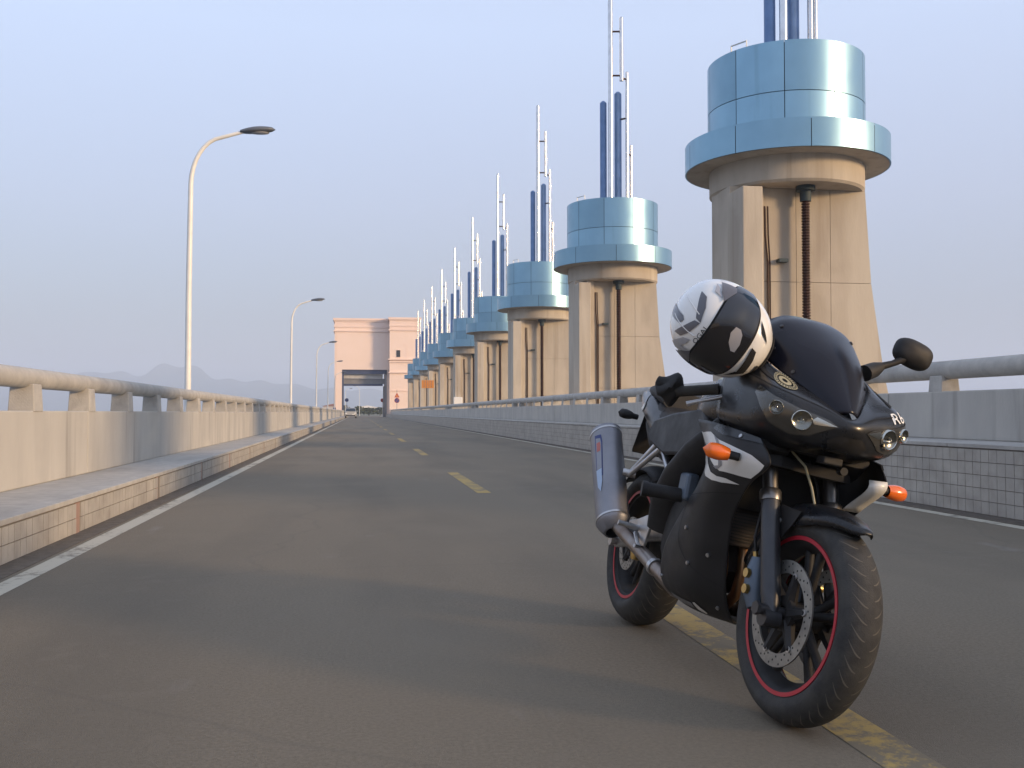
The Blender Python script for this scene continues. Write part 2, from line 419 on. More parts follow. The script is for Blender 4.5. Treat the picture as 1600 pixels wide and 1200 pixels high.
# parapets: wall panels, short posts, thick round concrete rail
def parapet(side):
    if side < 0:
        xw, zb, zt, rc, rr = -2.70, 0.256, 0.885, (-2.80, 1.165), 0.088
        label = "long concrete parapet with round rail along the left kerb"
    else:
        xw, zb, zt, rc, rr = 6.00, 0.597, 1.09, (6.11, 1.315), 0.098
        label = "grey concrete parapet with round rail below the towers"
    root = empty("parapet", (xw, Y0, zb)); tag(root, label, "parapet", "concrete parapets either side of the road")
    a, b2 = sorted((xw, xw + side * 0.24))
    off = V((xw, Y0, zb))
    def put(mb, name, m, **k):
        mb.move(lambda p: p - off); return mb.build(name, m, root, **k)
    L = 6.52; y = Y0; i = 0
    while y < Y1 - 0.5:
        e = min(y + L - 0.012, Y1)
        put(MB().box(a, b2, y, e, zb, zt), "wall_panel", m_conc_wall, bevel=0.012)
        put(MB().cyl((rc[0], y, rc[1]), (rc[0], e + 0.008, rc[1]), rr, n=20), "rail", m_conc_rail, smooth=40)
        y += L; i += 1
    step = 1.74 if side < 0 else 1.61
    y = 8.86 - 1.74 * 9 if side < 0 else 9.52 - 1.61 * 11
    xm = rc[0]
    while y < Y1 - 0.5:
        if y > Y0:
            mb = MB(); t = 0.012
            x0, x1 = xm - 0.095, xm + 0.095
            mb.hexa([(x0 - t, y - t, zt - 0.01), (x1 + t, y - t, zt - 0.01), (x1 + t, y + 0.22 + t, zt - 0.01), (x0 - t, y + 0.22 + t, zt - 0.01),
                     (x0, y, rc[1] - rr * 0.6), (x1, y, rc[1] - rr * 0.6), (x1, y + 0.22, rc[1] - rr * 0.6), (x0, y + 0.22, rc[1] - rr * 0.6)])
            put(mb, "post", m_conc_rail, bevel=0.008)
        y += step
    return root
parapet(-1); parapet(1)

# ------------------------------------------------------------------ gate towers
TX, TY, TS = 9.28, 20.5, 15.05
def flare(z):                     # right edge of the shaft, widening downwards
    t = max(0.0, (5.6 - z) / 5.6)
    return 1.42 + 0.16 * t + 0.62 * t ** 2.2
def make_tower():
    root = empty("gate_tower", (TX, TY, 0))
    # shaft: prism with flared right edge
    zs = [-9.5, -6, -3, -1.5, 0, 0.8, 1.6, 2.4, 3.2, 4.0, 4.8, 5.62]
    f = lambda z: min(flare(z), 3.6)
    mb = MB(); rows = []
    for z in zs: rows.append([(-1.60, -0.80, z), (f(z) - 0.015, -0.80, z), (f(z) - 0.015, 0.27, z), (-1.60, 0.27, z)])
    mb.grid(rows, closed=True); mb.ring_cap(rows[0], True); mb.ring_cap(rows[-1])
    mb.build("shaft", m_conc, root)
    # left pilaster
    MB().box(-1.62, -1.19, -1.55, -0.70, -9.5, 5.46).build("pilaster", m_conc, root, bevel=0.02)
    MB().box(-1.19, -0.93, -0.98, -0.79, -9.5, 5.605).build("pilaster_step", m_conc, root, bevel=0.015)
    # poured concrete lifts on the front face, joints recessed
    lifts = [-2.0, 0.35, 1.75, 3.62, 5.60]
    for z0, z1 in zip(lifts, lifts[1:]):
        for (xa, xb) in ((-0.925, -0.15), (-0.15, 0.62), (0.62, None)):
            g = 0.005
            xr0 = f(z0) if xb is None else xb - g; xr1 = f(z1) if xb is None else xb - g
            zz0, zz1 = z0 + g, z1 - g
            MB().hexa([(xa + g, -0.835, zz0), (xr0, -0.835, zz0), (xr0, -0.79, zz0), (xa + g, -0.79, zz0),
                       (xa + g, -0.835, zz1), (xr1, -0.835, zz1), (xr1, -0.79, zz1), (xa + g, -0.79, zz1)]).build("concrete_lift", m_conc, root)
    # toothed lifting rack with its guide box
    prof = []
    z = -2.0
    while z < 5.3:
        prof += [(0.062, z), (0.088, z + 0.012), (0.088, z + 0.036), (0.062, z + 0.048)]; z += 0.06
    MB().lathe(prof, (-0.06, -1.10, 0), (0, 0, 1), n=10).build("lifting_rack", m_rust, root, smooth=30)
    MB().cyl((-0.06, -1.10, 5.28), (-0.06, -1.10, 5.52), 0.115, n=14).cyl((-0.06, -1.10, 5.50), (-0.06, -1.10, 5.60), 0.2, n=16).build("rack_guide", m_teal_joint, root, smooth=40)
    # conduits
    for dx in (0.0, 0.07):
        MB().tube([(-0.87 + dx, -0.875, 5.2), (-0.86 + dx, -0.875, 4.6), (-0.80 + dx * 0.6, -0.875, 4.0), (-0.80 + dx * 0.6, -0.875, -2.0)], 0.018, n=6).build("conduit", m_rust, root, smooth=60)
    MB().box(-0.60, -0.40, -1.0, -0.84, 4.02, 4.09).build("wall_bracket", m_teal_joint, root)
    # collar under the ring
    MB().lathe([(0, 5.60), (1.60, 5.60), (1.65, 5.65), (1.65, 6.18), (0, 6.18)], (0, 0, 0), (0, 0, 1), n=64).build("collar", m_conc, root, smooth=35)
    # ring and drum: dark core, separate curved metal panels
    MB().lathe([(0, 6.172), (2.13, 6.172), (2.13, 6.735), (0, 6.735)], (0, 0, 0), (0, 0, 1), n=72).build("ring_core", m_teal_joint, root, smooth=35)
    MB().lathe([(1.63, 6.73), (1.63, 8.47), (0, 8.47)], (0, 0, 0), (0, 0, 1), n=72).build("drum_core", m_teal_joint, root, smooth=35)
    def panel(name, r, z0, z1, da, n, gap, off, cap=0.0):
        g = gap / r; pr = []
        t = 0.035
        prof = [(r - t, z0), (r, z0), (r, z1), (r - t - cap, z1)]
        mbp = MB().lathe(prof, (0, 0, 0), (0, 0, 1), n=12, a0=g, a1=da - g, ref=(1, 0, 0))
        first = mbp.build(name, m_teal, root, smooth=35)
        first.rotation_euler = (0, 0, off)
        for k in range(1, n):
            link_copy(first, root, rotz=off + da * k)
    panel("ring_panel", 2.18, 6.165, 6.75, 2 * pi / 9, 9, 0.008, radians(-101))
    panel("drum_panel", 1.676, 6.755, 7.442, 2 * pi / 10, 10, 0.008, radians(-114.5), 0.0)
    panel("drum_panel", 1.676, 7.458, 8.5, 2 * pi / 10, 10, 0.008, radians(-114.5), 0.25)
    # ring soffit
    MB().lathe([(1.60, 6.160), (2.15, 6.160)], (0, 0, 0), (0, 0, 1), n=72).build("ring_soffit", m_conc, root, smooth=35)
    # spire tubes
    def tubez(name, m, x, y, z0, z1, r):
        MB().lathe([(0, z0), (r, z0), (r, z1 - r * 0.6), (r * 0.45, z1), (0, z1)], (x, y, 0), (0, 0, 1), n=18).build(name, m, root, smooth=35)
    tubez("blue_tube", m_blue_tube, -0.32, 0.05, 8.4, 12.45, 0.125)
    tubez("blue_tube", m_blue_tube, 0.26, 0.12, 8.4, 12.85, 0.135)
    tubez("steel_tube", m_steel, -0.10, -0.18, 8.4, 16.9, 0.09)
    tubez("steel_tube", m_steel, 0.30, -0.25, 13.15, 15.55, 0.075)
    tubez("steel_tube", m_steel, 0.54, -0.15, 8.4, 13.55, 0.065)
    tubez("steel_tube", m_steel, 0.73, 0.0, 8.4, 10.85, 0.055)
    for (a, b2, z) in (((-0.10, -0.18), (0.30, -0.25), 15.0), ((-0.10, -0.18), (0.30, -0.25), 13.35), ((0.30, -0.25), (0.54, -0.15), 13.25), ((0.54, -0.15), (0.73, 0.0), 10.45), ((0.54, -0.15), (0.26, 0.12), 11.8)):
        MB().cyl((*a, z), (*b2, z), 0.035, n=8).build("tube_bracket", m_rust, root, smooth=40)
    # small white rail stub on the drum edge
    MB().tube([(-1.45, -0.55, 8.5), (-1.45, -0.55, 8.68), (-1.25, -0.9, 8.68), (-1.25, -0.9, 8.5)], 0.018, n=6).build("ladder_stub", m_lamp_post, root)
    return root
ordinals = ["nearest teal-capped concrete gate tower, right behind the motorcycle", "second teal-capped gate tower, left of the white helmet",
            "third teal-capped gate tower along the right parapet", "fourth teal-capped gate tower along the right parapet",
            "fifth teal-capped gate tower, the one with a white box near its foot", "sixth teal-capped gate tower along the right parapet", "seventh teal-capped gate tower, with the orange sign in front of its foot",
            "eighth teal-capped gate tower, third from the pink gatehouse", "ninth teal-capped gate tower, next but one to the pink gatehouse",
            "farthest teal-capped gate tower, next to the pink gatehouse", "teal-capped gate tower standing out of view right of the motorcycle"]
tower = make_tower()
for k in range(11):
    t = tower if k == 0 else copy_tree(tower)
    t.location = (TX, TY + TS * (k if k < 10 else -1), 0)
    tag(t, ordinals[k], "tower", "concrete gate towers with teal metal caps")

# ------------------------------------------------------------------ gatehouse over the road
def gatehouse():
    root = empty("gatehouse", (1, 190, 0)); o = V((1, 190, 0))
    tag(root, "tall pink gatehouse spanning the far end of the road", "gatehouse")
    def put(mb, name, m, parent=None, **k):
        mb.move(lambda p: p - o); return mb.build(name, m, parent or root, **k)
    put(MB().box(-4.5, -3.1, 190, 199, -0.06, 9.0), "pier", m_pink)
    put(MB().box(-4.5, 5.78, 190, 199, 9.0, 17.0), "upper_wall", m_pink)
    put(MB().box(5.35, 5.78, 190.4, 199, -0.06, 9.0), "reveal", m_pink)
    put(MB().box(-4.2, -4.12, 189.96, 190.05, 0.3, 16.2), "pilaster_strip", m_pink_trim)
    for z0, z1, e in ((16.2, 16.45, 0.2), (17.0, 17.35, 0.12), (17.35, 18.1, 0.02), (18.1, 18.35, 0.14), (18.35, 18.75, 0.28)):
        put(MB().box(-4.5 - e, 5.78, 190 - e, 199, z0, z1), "cornice", m_pink_trim)
    # side tower on the right
    put(MB().box(5.78, 11.7, 187.6, 199, -0.06, 8.4), "tower_base", m_pink)
    put(MB().box(5.78, 11.3, 187.5, 199, 10.9, 16.6), "tower_wall", m_pink)
    put(MB().box(5.78, 11.5, 187.6, 199, 8.4, 10.9), "tower_middle", m_pink)
    for z0, z1, e, xr in ((4.9, 5.05, 0.05, 11.72), (8.3, 8.5, 0.2, 11.8), (10.3, 10.55, 0.12, 11.55), (10.75, 11.0, 0.28, 11.6), (16.3, 16.55, 0.2, 11.5), (17.1, 17.4, 0.12, 11.4), (16.6, 18.2, 0.03, 11.35), (18.2, 18.4, 0.14, 11.5), (18.4, 18.8, 0.28, 11.7)):
        put(MB().box(5.78 - e, xr, 187.5 - e, 198.9 - e, z0, z1), "cornice", m_pink_trim)
    w = put(MB().box(7.05, 7.75, 187.44, 187.6, 11.3, 12.6), "window", m_window)
    put(MB().box(6.97, 7.83, 187.40, 187.5, 11.2, 11.3).box(6.97, 7.83, 187.40, 187.5, 12.6, 12.7), "window_frame", m_pink_trim, w)
    for a in ((7.9, 8.9, 13.6, 13.7), (8.85, 8.95, 11.0, 13.7)):
        put(MB().box(a[0], a[1], 187.45, 187.52, a[2], a[3]), "door_trim", m_pink_trim)
    # frame of the opening and the gate leaf beams above the road
    put(MB().box(-3.1, -2.75, 190.3, 191.0, -0.06, 8.6), "opening_frame", m_dark_blue)
    put(MB().box(5.0, 5.35, 190.3, 191.0, -0.06, 8.6), "opening_frame", m_beam_grey)
    put(MB().box(-3.1, 5.35, 190.3, 191.0, 8.2, 8.98), "opening_head", m_dark_blue)
    put(MB().box(-2.75, 4.6, 191.2, 191.9, 7.35, 8.2), "gate_beam", m_beam_white)
    put(MB().box(-2.75, 5.0, 191.6, 192.2, 6.35, 7.33), "gate_beam", m_beam_grey)
    put(MB().box(-2.75, 4.6, 191.4, 192.3, 5.95, 6.34), "gate_beam", m_dark_blue)
    put(MB().box(4.7, 5.0, 192.5, 193.2, -0.06, 5.9), "inner_column", m_beam_grey)
    put(MB().box(5.02, 5.34, 194, 198.9, -0.06, 8.9), "inner_wall", m_tile_pink)
    return root
gatehouse()

# ------------------------------------------------------------------ street lamps
def make_lamp():
    root = empty("street_lamp", (-3.2, 19.5, 0.2))
    z0 = -0.25
    path = [(0, 0, z0), (0.0, 0, 3.0), (0.02, 0, 5.0)]
    for k in range(1, 9):
        a = (pi / 2 * 0.93) * k / 8
        path.append((0.02 + 0.62 * (1 - cos(a)), 0, 5.0 + 0.95 * sin(a)))
    path += [(1.0, 0, 6.08)]
    rad = [0.062, 0.055, 0.047] + [0.045 - 0.0012 * k for k in range(8)] + [0.034]
    MB().tube(path, rad, n=14).build("pole", m_lamp_post, root, smooth=50)
    MB().cyl((0, 0, -0.255), (0, 0, -0.22), 0.16, n=16).build("base_plate", m_lamp_post, root, smooth=40)
    # cobra head: pointed almond housing
    rows = []
    for i in range(11):
        t = i / 10; x = 0.93 + 0.66 * t
        w = 0.035 + 0.105 * sin(pi * min(1, (t * 0.93 + 0.05))) ** 0.8; h = 0.03 + 0.055 * sin(pi * min(1, t * 0.95 + 0.03)) ** 0.8
        if i == 10: w, h = 0.008, 0.008
        zc = 6.07 + 0.07 * t
        rows.append([(x, w * cos(a), zc + (h if sin(a) > 0 else h * 0.55) * sin(a)) for a in [2 * pi * k / 14 for k in range(14)]])
    mb = MB().grid(rows, closed=True); mb.ring_cap(rows[0], True); mb.ring_cap(rows[-1])
    mb.build("lamp_head", m_lamp_head, root, smooth=60)
    mb = MB(); mb.ball((1.28, 0, 6.068), (0.2, 0.09, 0.03), 14, 8)
    mb.build("lamp_glass", m_lamp_glass, root, smooth=60)
    return root
lamp = make_lamp()
lamp_labels = ["nearest and tallest-looking white street lamp beyond the left parapet", "second white street lamp beyond the left parapet", "third white street lamp, just left of the pink gatehouse",
               "fourth white street lamp, half in front of the gatehouse edge", "fifth white street lamp, faint against the gatehouse corner"]
for k in range(5):
    t = lamp if k == 0 else copy_tree(lamp)
    t.location = (-3.2, 19.5 + 29.0 * k, 0.2)
    tag(t, lamp_labels[k], "street lamp", "white street lamps along the left side")
for (x, y, lab, rz) in ((-2.9, 226, "street lamp with curved arm seen at the gate opening's left side", 0), (0.3, 262, "tall street lamp seen in the middle of the gate opening", pi)):
    t = copy_tree(lamp); t.location = (x, y, 0.2); t.rotation_euler = (0, 0, rz); tag(t, lab, "street lamp", "street lamps beyond the gatehouse")
    if rz: t.scale = (1.1, 1.1, 1.25)
# ------------------------------------------------------------------ smooth surfaces through control points
def cr(p0, p1, p2, p3, t):
    return tuple(0.5 * (2 * b + (c - a) * t + (2 * a - 5 * b + 4 * c - d) * t * t + (3 * b - a - 3 * c + d) * t ** 3) for a, b, c, d in zip(p0, p1, p2, p3))
def cr_line(P, t):
    n = len(P) - 1; s = min(max(t, 0.0), 1.0) * n; i = min(int(s), n - 1); f = s - i
    a = P[i - 1] if i > 0 else tuple(2 * x - y for x, y in zip(P[0], P[1]))
    d = P[i + 2] if i + 2 <= n else tuple(2 * x - y for x, y in zip(P[n], P[n - 1]))
    return cr(a, P[i], P[i + 1], d, f)
class Surf:
    def __init__(s, rows): s.R = rows
    def at(s, u, v): return cr_line([cr_line(r, u) for r in s.R], v)
    def nrm(s, u, v):
        e = 1e-3
        a, b, c, d = s.at(min(u + e, 1), v), s.at(max(u - e, 0), v), s.at(u, min(v + e, 1)), s.at(u, max(v - e, 0))
        p = [x - y for x, y in zip(a, b)]; q = [x - y for x, y in zip(c, d)]
        n = (p[1] * q[2] - p[2] * q[1], p[2] * q[0] - p[0] * q[2], p[0] * q[1] - p[1] * q[0])
        l = (n[0] ** 2 + n[1] ** 2 + n[2] ** 2) ** 0.5 or 1
        return tuple(x / l for x in n)
    def off(s, u, v, d):
        p = s.at(u, v); n = s.nrm(u, v); return tuple(a + b * d for a, b in zip(p, n))

# nose cowl: rows from the screen edge down to the underside, columns from centre front back along the right side
NOSE_H = [
    [(1.400, 0, .868), (1.310, -.080, .925), (1.19, -.148, .988), (1.09, -.180, 1.040), (0.99, -.185, 1.03)],
    [(1.425, 0, .850), (1.380, -.092, .884), (1.305, -.206, .922), (1.15, -.226, .955), (1.00, -.228, .962)],
    [(1.420, 0, .815), (1.388, -.100, .832), (1.325, -.212, .862), (1.19, -.236, .884), (1.02, -.242, .895)],
    [(1.385, 0, .775), (1.358, -.100, .778), (1.292, -.202, .800), (1.17, -.234, .818), (1.02, -.240, .835)],
    [(1.300, 0, .758), (1.275, -.085, .756), (1.205, -.160, .765), (1.11, -.195, .780), (1.00, -.205, .800)],
]
NOSE = Surf([[(x, y, z) for x, y, z in r[::-1]] + [(x, -y, z) for x, y, z in r[1:]] for r in NOSE_H])
# side fairing (right side): rows top to belly, columns front to rear
FAIR = Surf([
    [(1.27, -.195, .772), (1.12, -.228, .795), (.95, -.228, .812), (.79, -.205, .822)],
    [(1.335, -.185, .700), (1.19, -.236, .715), (1.05, -.240, .708), (.945, -.215, .697)],
    [(1.225, -.185, .628), (1.11, -.228, .625), (1.00, -.230, .615), (.905, -.210, .605)],
    [(1.12, -.165, .53), (1.03, -.210, .53), (.93, -.218, .53), (.82, -.204, .53)],
    [(1.065, -.135, .41), (.96, -.190, .40), (.81, -.200, .39), (.665, -.188, .38)],
    [(1.035, -.105, .30), (.91, -.165, .28), (.77, -.175, .268), (.625, -.162, .265)],
    [(1.00, -.055, .215), (.88, -.095, .205), (.76, -.110, .203), (.645, -.108, .212)],
    [(.985, 0, .195), (.88, 0, .186), (.76, 0, .186), (.655, 0, .200)],
])
# tinted screen: columns across, rows nose to top
SCREEN = Surf([
    [(1.380, -.03, .878), (1.390, -.015, .884), (1.394, 0, .887), (1.390, .015, .884), (1.380, .03, .878)],
    [(1.285, -.095, .938), (1.320, -.055, .952), (1.335, 0, .960), (1.320, .055, .952), (1.285, .095, .938)],
    [(1.175, -.155, 1.000), (1.230, -.095, 1.038), (1.255, 0, 1.056), (1.230, .095, 1.038), (1.175, .155, 1.000)],
    [(1.085, -.178, 1.058), (1.145, -.110, 1.108), (1.168, 0, 1.128), (1.145, .110, 1.108), (1.085, .178, 1.058)],
    [(1.045, -.168, 1.112), (1.088, -.105, 1.156), (1.098, 0, 1.172), (1.088, .105, 1.156), (1.045, .168, 1.112)],
    [(1.022, -.128, 1.164), (1.038, -.078, 1.186), (1.044, 0, 1.190), (1.038, .078, 1.186), (1.022, .128, 1.164)],
])
# ------------------------------------------------------------------ motorcycle (local x forward from the rear axle, y to its left, z up)
m_gloss = M("gloss_black_paint", (0.009, 0.010, 0.012), 0.30, 0.0, coat=0.12, spec=0.32, world_co=False, c2=(0.017, 0.018, 0.021), scale=9, rvar=0.06)
m_matte = M("matte_black_plastic", (0.014, 0.014, 0.015), 0.62, spec=0.35, world_co=False, c2=(0.027, 0.026, 0.026), scale=14)
m_satin = M("satin_black_fairing", (0.014, 0.014, 0.015), 0.5, world_co=False, c2=(0.021, 0.020, 0.020), scale=7, spec=0.3, rvar=0.1)
m_rubber = M("tyre_rubber", (0.022, 0.022, 0.022), 0.8, world_co=False, c2=(0.045, 0.043, 0.039), scale=22, bump=0.2, bscale=240, c3=(0.06, 0.056, 0.048), scale3=7, amt3=0.5)
m_groove = M("tyre_groove", (0.115, 0.105, 0.088), 0.95)
m_red = M("red_rim_tape", (0.42, 0.018, 0.035), 0.4)
m_fork = M("dark_grey_fork", (0.045, 0.047, 0.052), 0.38, 0.5, world_co=False, c2=(0.06, 0.06, 0.064), scale=15)
m_stanch = M("fork_tube_steel", (0.20, 0.19, 0.18), 0.34, 0.9)
m_disc = M("brake_disc_steel", (0.33, 0.325, 0.30), 0.45, 0.85, world_co=False, c2=(0.25, 0.245, 0.23), scale=30)
m_alu = M("bare_aluminium", (0.52, 0.52, 0.52), 0.38, 0.9, world_co=False, c2=(0.40, 0.40, 0.41), scale=20)
m_can = M("brushed_silencer", (0.27, 0.275, 0.30), 0.5, 0.6, world_co=False, c2=(0.22, 0.225, 0.25), scale=4, stretch=(1, 1, 1), rvar=0.08)
m_pipe = M("exhaust_pipe", (0.30, 0.27, 0.25), 0.42, 0.85, world_co=False, c2=(0.20, 0.15, 0.12), scale=9)
m_header = M("header_pipe", (0.42, 0.25, 0.13), 0.38, 0.85, world_co=False, c2=(0.28, 0.16, 0.09), scale=12)
m_wpanel = M("white_panel_paint", (0.66, 0.65, 0.61), 0.35, coat=0.4, world_co=False, c2=(0.60, 0.59, 0.55), scale=11)
m_gpanel = M("grey_panel_paint", (0.16, 0.165, 0.175), 0.4, coat=0.3)
m_orange = M("amber_lens", (0.85, 0.16, 0.012), 0.22, coat=0.5, spec=0.6, emit=((0.9, 0.12, 0.0), 0.0))
m_chrome = M("chrome_reflector", (0.52, 0.51, 0.46), 0.16, 1.0)
m_reflect = M("lamp_reflector", (0.22, 0.215, 0.19), 0.2, 1.0)
m_mirror = M("mirror_glass", (0.8, 0.8, 0.8), 0.03, 1.0)
m_lens = M("clear_lens", (0.9, 0.92, 0.92), 0.04, trans=1.0)
m_screen = M("smoked_screen", (0.010, 0.010, 0.016), 0.26, spec=0.24)
m_badge = M("badge_gold", (0.34, 0.31, 0.20), 0.5)
m_white = M("white_print", (0.78, 0.77, 0.72), 0.5)
m_black = M("flat_black", (0.006, 0.006, 0.007), 0.7)
m_blue_print = M("blue_print", (0.03, 0.045, 0.16), 0.5)
m_red_print = M("red_print", (0.42, 0.12, 0.10), 0.5)
m_sky_print = M("pale_blue_print", (0.35, 0.45, 0.60), 0.5)
m_radiator = M("dusty_radiator", (0.035, 0.029, 0.026), 0.75, world_co=False, c2=(0.05, 0.04, 0.034), scale=30)
m_hlhouse = M("headlight_housing", (0.075, 0.070, 0.060), 0.14, 0.5, coat=0.8)
m_brass = M("brass_fitting", (0.50, 0.36, 0.14), 0.35, 0.9)
m_bluegrey = M("blue_grey_cast", (0.10, 0.13, 0.17), 0.45, 0.4)

bike = empty("motorcycle", (1.1264, 3.9871, 0.001))
bike.rotation_euler = (radians(-12), 0, radians(-87.6196))
tag(bike, "black sport motorcycle with red rim stripes parked on the yellow centre line", "motorcycle")
WB = 1.339; FA = V((WB, 0, 0.297)); RA = V((0, 0, 0.318))

# steering turned a little to the left
_sax = V((-0.375, 0, 0.927)).normalized(); _so = V((1.155, 0, 0.73)); _srot = Matrix.Rotation(radians(4.5), 3, _sax)
def steer(p): return _so + _srot @ (V(p) - _so)

def mirror_y(mb):
    k = MB(); k.v = [(x, -y, z) for x, y, z in mb.v]; k.f = [f[::-1] for f in mb.f]; return k

def surf_mesh(S, nu, nv, u0=0, u1=1, v0=0, v1=1):
    return MB().grid([[S.at(u0 + (u1 - u0) * i / nu, v0 + (v1 - v0) * j / nv) for i in range(nu + 1)] for j in range(nv + 1)])

def patch(fn, poly, cuts=3, flip=False):
    """polygon in surface parameters, filled finely and laid on the surface by fn(u, v)"""
    import bmesh
    bm = bmesh.new()
    vs = [bm.verts.new((u, v, 0)) for u, v in poly]
    f = bm.faces.new(vs)
    bmesh.ops.triangulate(bm, faces=[f])
    for _ in range(cuts): bmesh.ops.subdivide_edges(bm, edges=bm.edges[:], cuts=1, use_grid_fill=True)
    bm.verts.index_update()
    mb = MB(); mb.add([fn(v.co.x, v.co.y) for v in bm.verts], [[v.index for v in f.verts] for f in bm.faces]); bm.free()
    return mb

def text_mesh(s, size, shear=0.0):
    """outline of lettering as flat triangles: list of 2D verts and faces"""
    cu = bpy.data.curves.new("lettering", 'FONT'); cu.body = s; cu.size = size; cu.align_x = 'CENTER'; cu.align_y = 'CENTER'; cu.shear = shear; cu.resolution_u = 3
    ob = bpy.data.objects.new("lettering", cu); col.objects.link(ob)
    bpy.context.view_layer.update()
    me = bpy.data.meshes.new_from_object(ob.evaluated_get(bpy.context.evaluated_depsgraph_get()))
    vs = [tuple(v.co) for v in me.vertices]; fs = [tuple(p.vertices) for p in me.polygons]
    bpy.data.objects.remove(ob); bpy.data.curves.remove(cu); bpy.data.meshes.remove(me)
    return vs, fs

# ---- wheels
def tyre_prof(R, w, rim):
    """(radius, lateral) of an inflated tyre section"""
    pr = []
    for k in range(17):
        a = -pi * 0.5 + pi * k / 16
        y = w / 2 * sin(a) ; r = R - (w / 2) * 0.78 * (1 - cos(a))
        pr.append((r, y))
    side = [(rim + 0.004, -w * 0.36), (rim + 0.018, -w * 0.45)]
    return side + pr + [(p[0], -p[1]) for p in side[::-1]]
def wheel(axle, R, w, name, discs, fn, spokes=5, rim=0.216):
    ax = V((0, 1, 0)); wd = w * 0.40
    mb = MB()
    mb.lathe([(rim + 0.006, -wd), (rim + 0.006, -wd + 0.006), (rim - 0.012, -wd + 0.012), (rim - 0.022, -wd * 0.45), (rim - 0.03, 0), (rim - 0.022, wd * 0.45), (rim - 0.012, wd - 0.012), (rim + 0.006, wd - 0.006), (rim + 0.006, wd),
              (rim + 0.0, wd), (rim - 0.02, wd * 0.6), (rim - 0.036, 0), (rim - 0.02, -wd * 0.6), (rim, -wd), (rim + 0.006, -wd)], axle, ax, n=72)
    mb.lathe([(0.012, -0.05), (0.036, -0.05), (0.04, -0.02), (0.04, 0.02), (0.036, 0.05), (0.012, 0.05)], axle, ax, n=24)
    for k in range(spokes):
        a = 2 * pi * k / spokes + 0.35
        for da in (-0.16, 0.16):
            d0 = V((cos(a), 0, sin(a))); d1 = V((cos(a + da), 0, sin(a + da)))
            p0 = V(axle) + d0 * 0.03; p1 = V(axle) + d1 * (rim - 0.022)
            mb.tube([p0, p0.lerp(p1, 0.5), p1], [0.017, 0.0125, 0.014], n=8)
    wobj = mb.move(fn).build("wheel", m_matte, bike, smooth=45)
    t = MB().lathe(tyre_prof(R, w, rim), axle, ax, n=96).move(fn); t.build("tyre", m_rubber, wobj, smooth=50)
    for sgn in (-1, 1):
        MB().lathe([(rim - 0.004, sgn * (wd + 0.0008)), (rim + 0.0075, sgn * (wd + 0.0016)), (rim + 0.0075, sgn * (wd - 0.004))], axle, ax, n=96).move(fn).build("rim_stripe", m_red, wobj, smooth=60)
    # tread slits, two staggered rows
    g = MB(); hw = w / 2
    for k in range(44):
        for sgn in (-1, 1):
            a0 = 2 * pi * (k + (0.5 if sgn > 0 else 0)) / 44
            pts = []
            for j in range(7):
                t_ = j / 6; s_ = (0.16 + 0.60 * t_); b_ = math.asin(min(s_, 0.98)); aa = a0 + 0.11 * t_ * t_ + 0.02 * t_
                r = R - hw * 0.78 * (1 - cos(b_)) + 0.0005
                pts.append((aa, r, sgn * hw * s_, 0.0030 * (1 - abs(2 * t_ - 0.9) * 0.7)))
            rows = []
            for aa, r, y, h in pts:
                rows.append([V(axle) + V((cos(aa - h / r), 0, sin(aa - h / r))) * r + V((0, y, 0)), V(axle) + V((cos(aa + h / r), 0, sin(aa + h / r))) * r + V((0, y, 0))])
            g.grid(rows)
    tag(g.move(fn).build("tread_slits", m_groove, wobj), kind="stuff")
    for (sy, ro, ri) in discs:
        d = MB().lathe([(ri, sy - 0.0025), (ro, sy - 0.0025), (ro, sy + 0.0025), (ri, sy + 0.0025), (ri, sy - 0.0025)], axle, ax, n=72).move(fn).build("brake_disc", m_disc, wobj, smooth=35)
        h = MB()
        for k in range(36):
            for q, rr in ((0, ri + (ro - ri) * 0.22), (1, ri + (ro - ri) * 0.5), (2, ri + (ro - ri) * 0.78)):
                if (k + q) % 2: continue
                a = 2 * pi * (k + q * 0.33) / 36
                c = V(axle) + V((cos(a), 0, sin(a))) * rr
                h.cyl(c + V((0, sy - 0.0029, 0)), c + V((0, sy + 0.0029, 0)), 0.0032, n=8)
        tag(h.move(fn).build("disc_holes", m_black, wobj), kind="stuff")
        c = MB()
        for k in range(6):
            a = 2 * pi * k / 6 + 0.2; d_ = V((cos(a), 0, sin(a)))
            c.tube([V(axle) + V((0, sy * 0.8, 0)) + d_ * 0.03, V(axle) + V((0, sy, 0)) + d_ * (ri + 0.004)], [0.02, 0.011], n=6)
        c.lathe([(0.02, sy * 0.75), (0.05, sy * 0.8), (0.05, sy), (0.02, sy)], axle, ax, n=24)
        c.move(fn).build("disc_carrier", m_matte, wobj, smooth=40)
        bt = MB()
        for k in range(6):
            a = 2 * pi * k / 6 + 0.2; c_ = V(axle) + V((cos(a), 0, sin(a))) * (ri + 0.002)
            s_ = 1 if sy > 0 else -1
            bt.lathe([(0.004, sy + s_ * 0.003), (0.009, sy + s_ * 0.003), (0.009, sy + s_ * 0.007), (0.005, sy + s_ * 0.007)], c_ - V((0, 0, 0)), ax, n=10)
        bt.move(fn).build("disc_bolts", m_alu, wobj, smooth=40)
    return wobj
fw = wheel(FA, 0.297, 0.122, "wheel", ((-0.072, 0.149, 0.112), (0.072, 0.149, 0.112)), steer)
rw = wheel(RA, 0.318, 0.178, "wheel", ((-0.085, 0.110, 0.075),), lambda p: p)
MB().cyl(FA + V((0, -0.155, 0)), FA + V((0, 0.155, 0)), 0.016, n=14).cyl(FA + V((0, -0.158, 0)), FA + V((0, -0.148, 0)), 0.02, n=6).move(steer).build("front_axle", m_fork, bike, smooth=40)
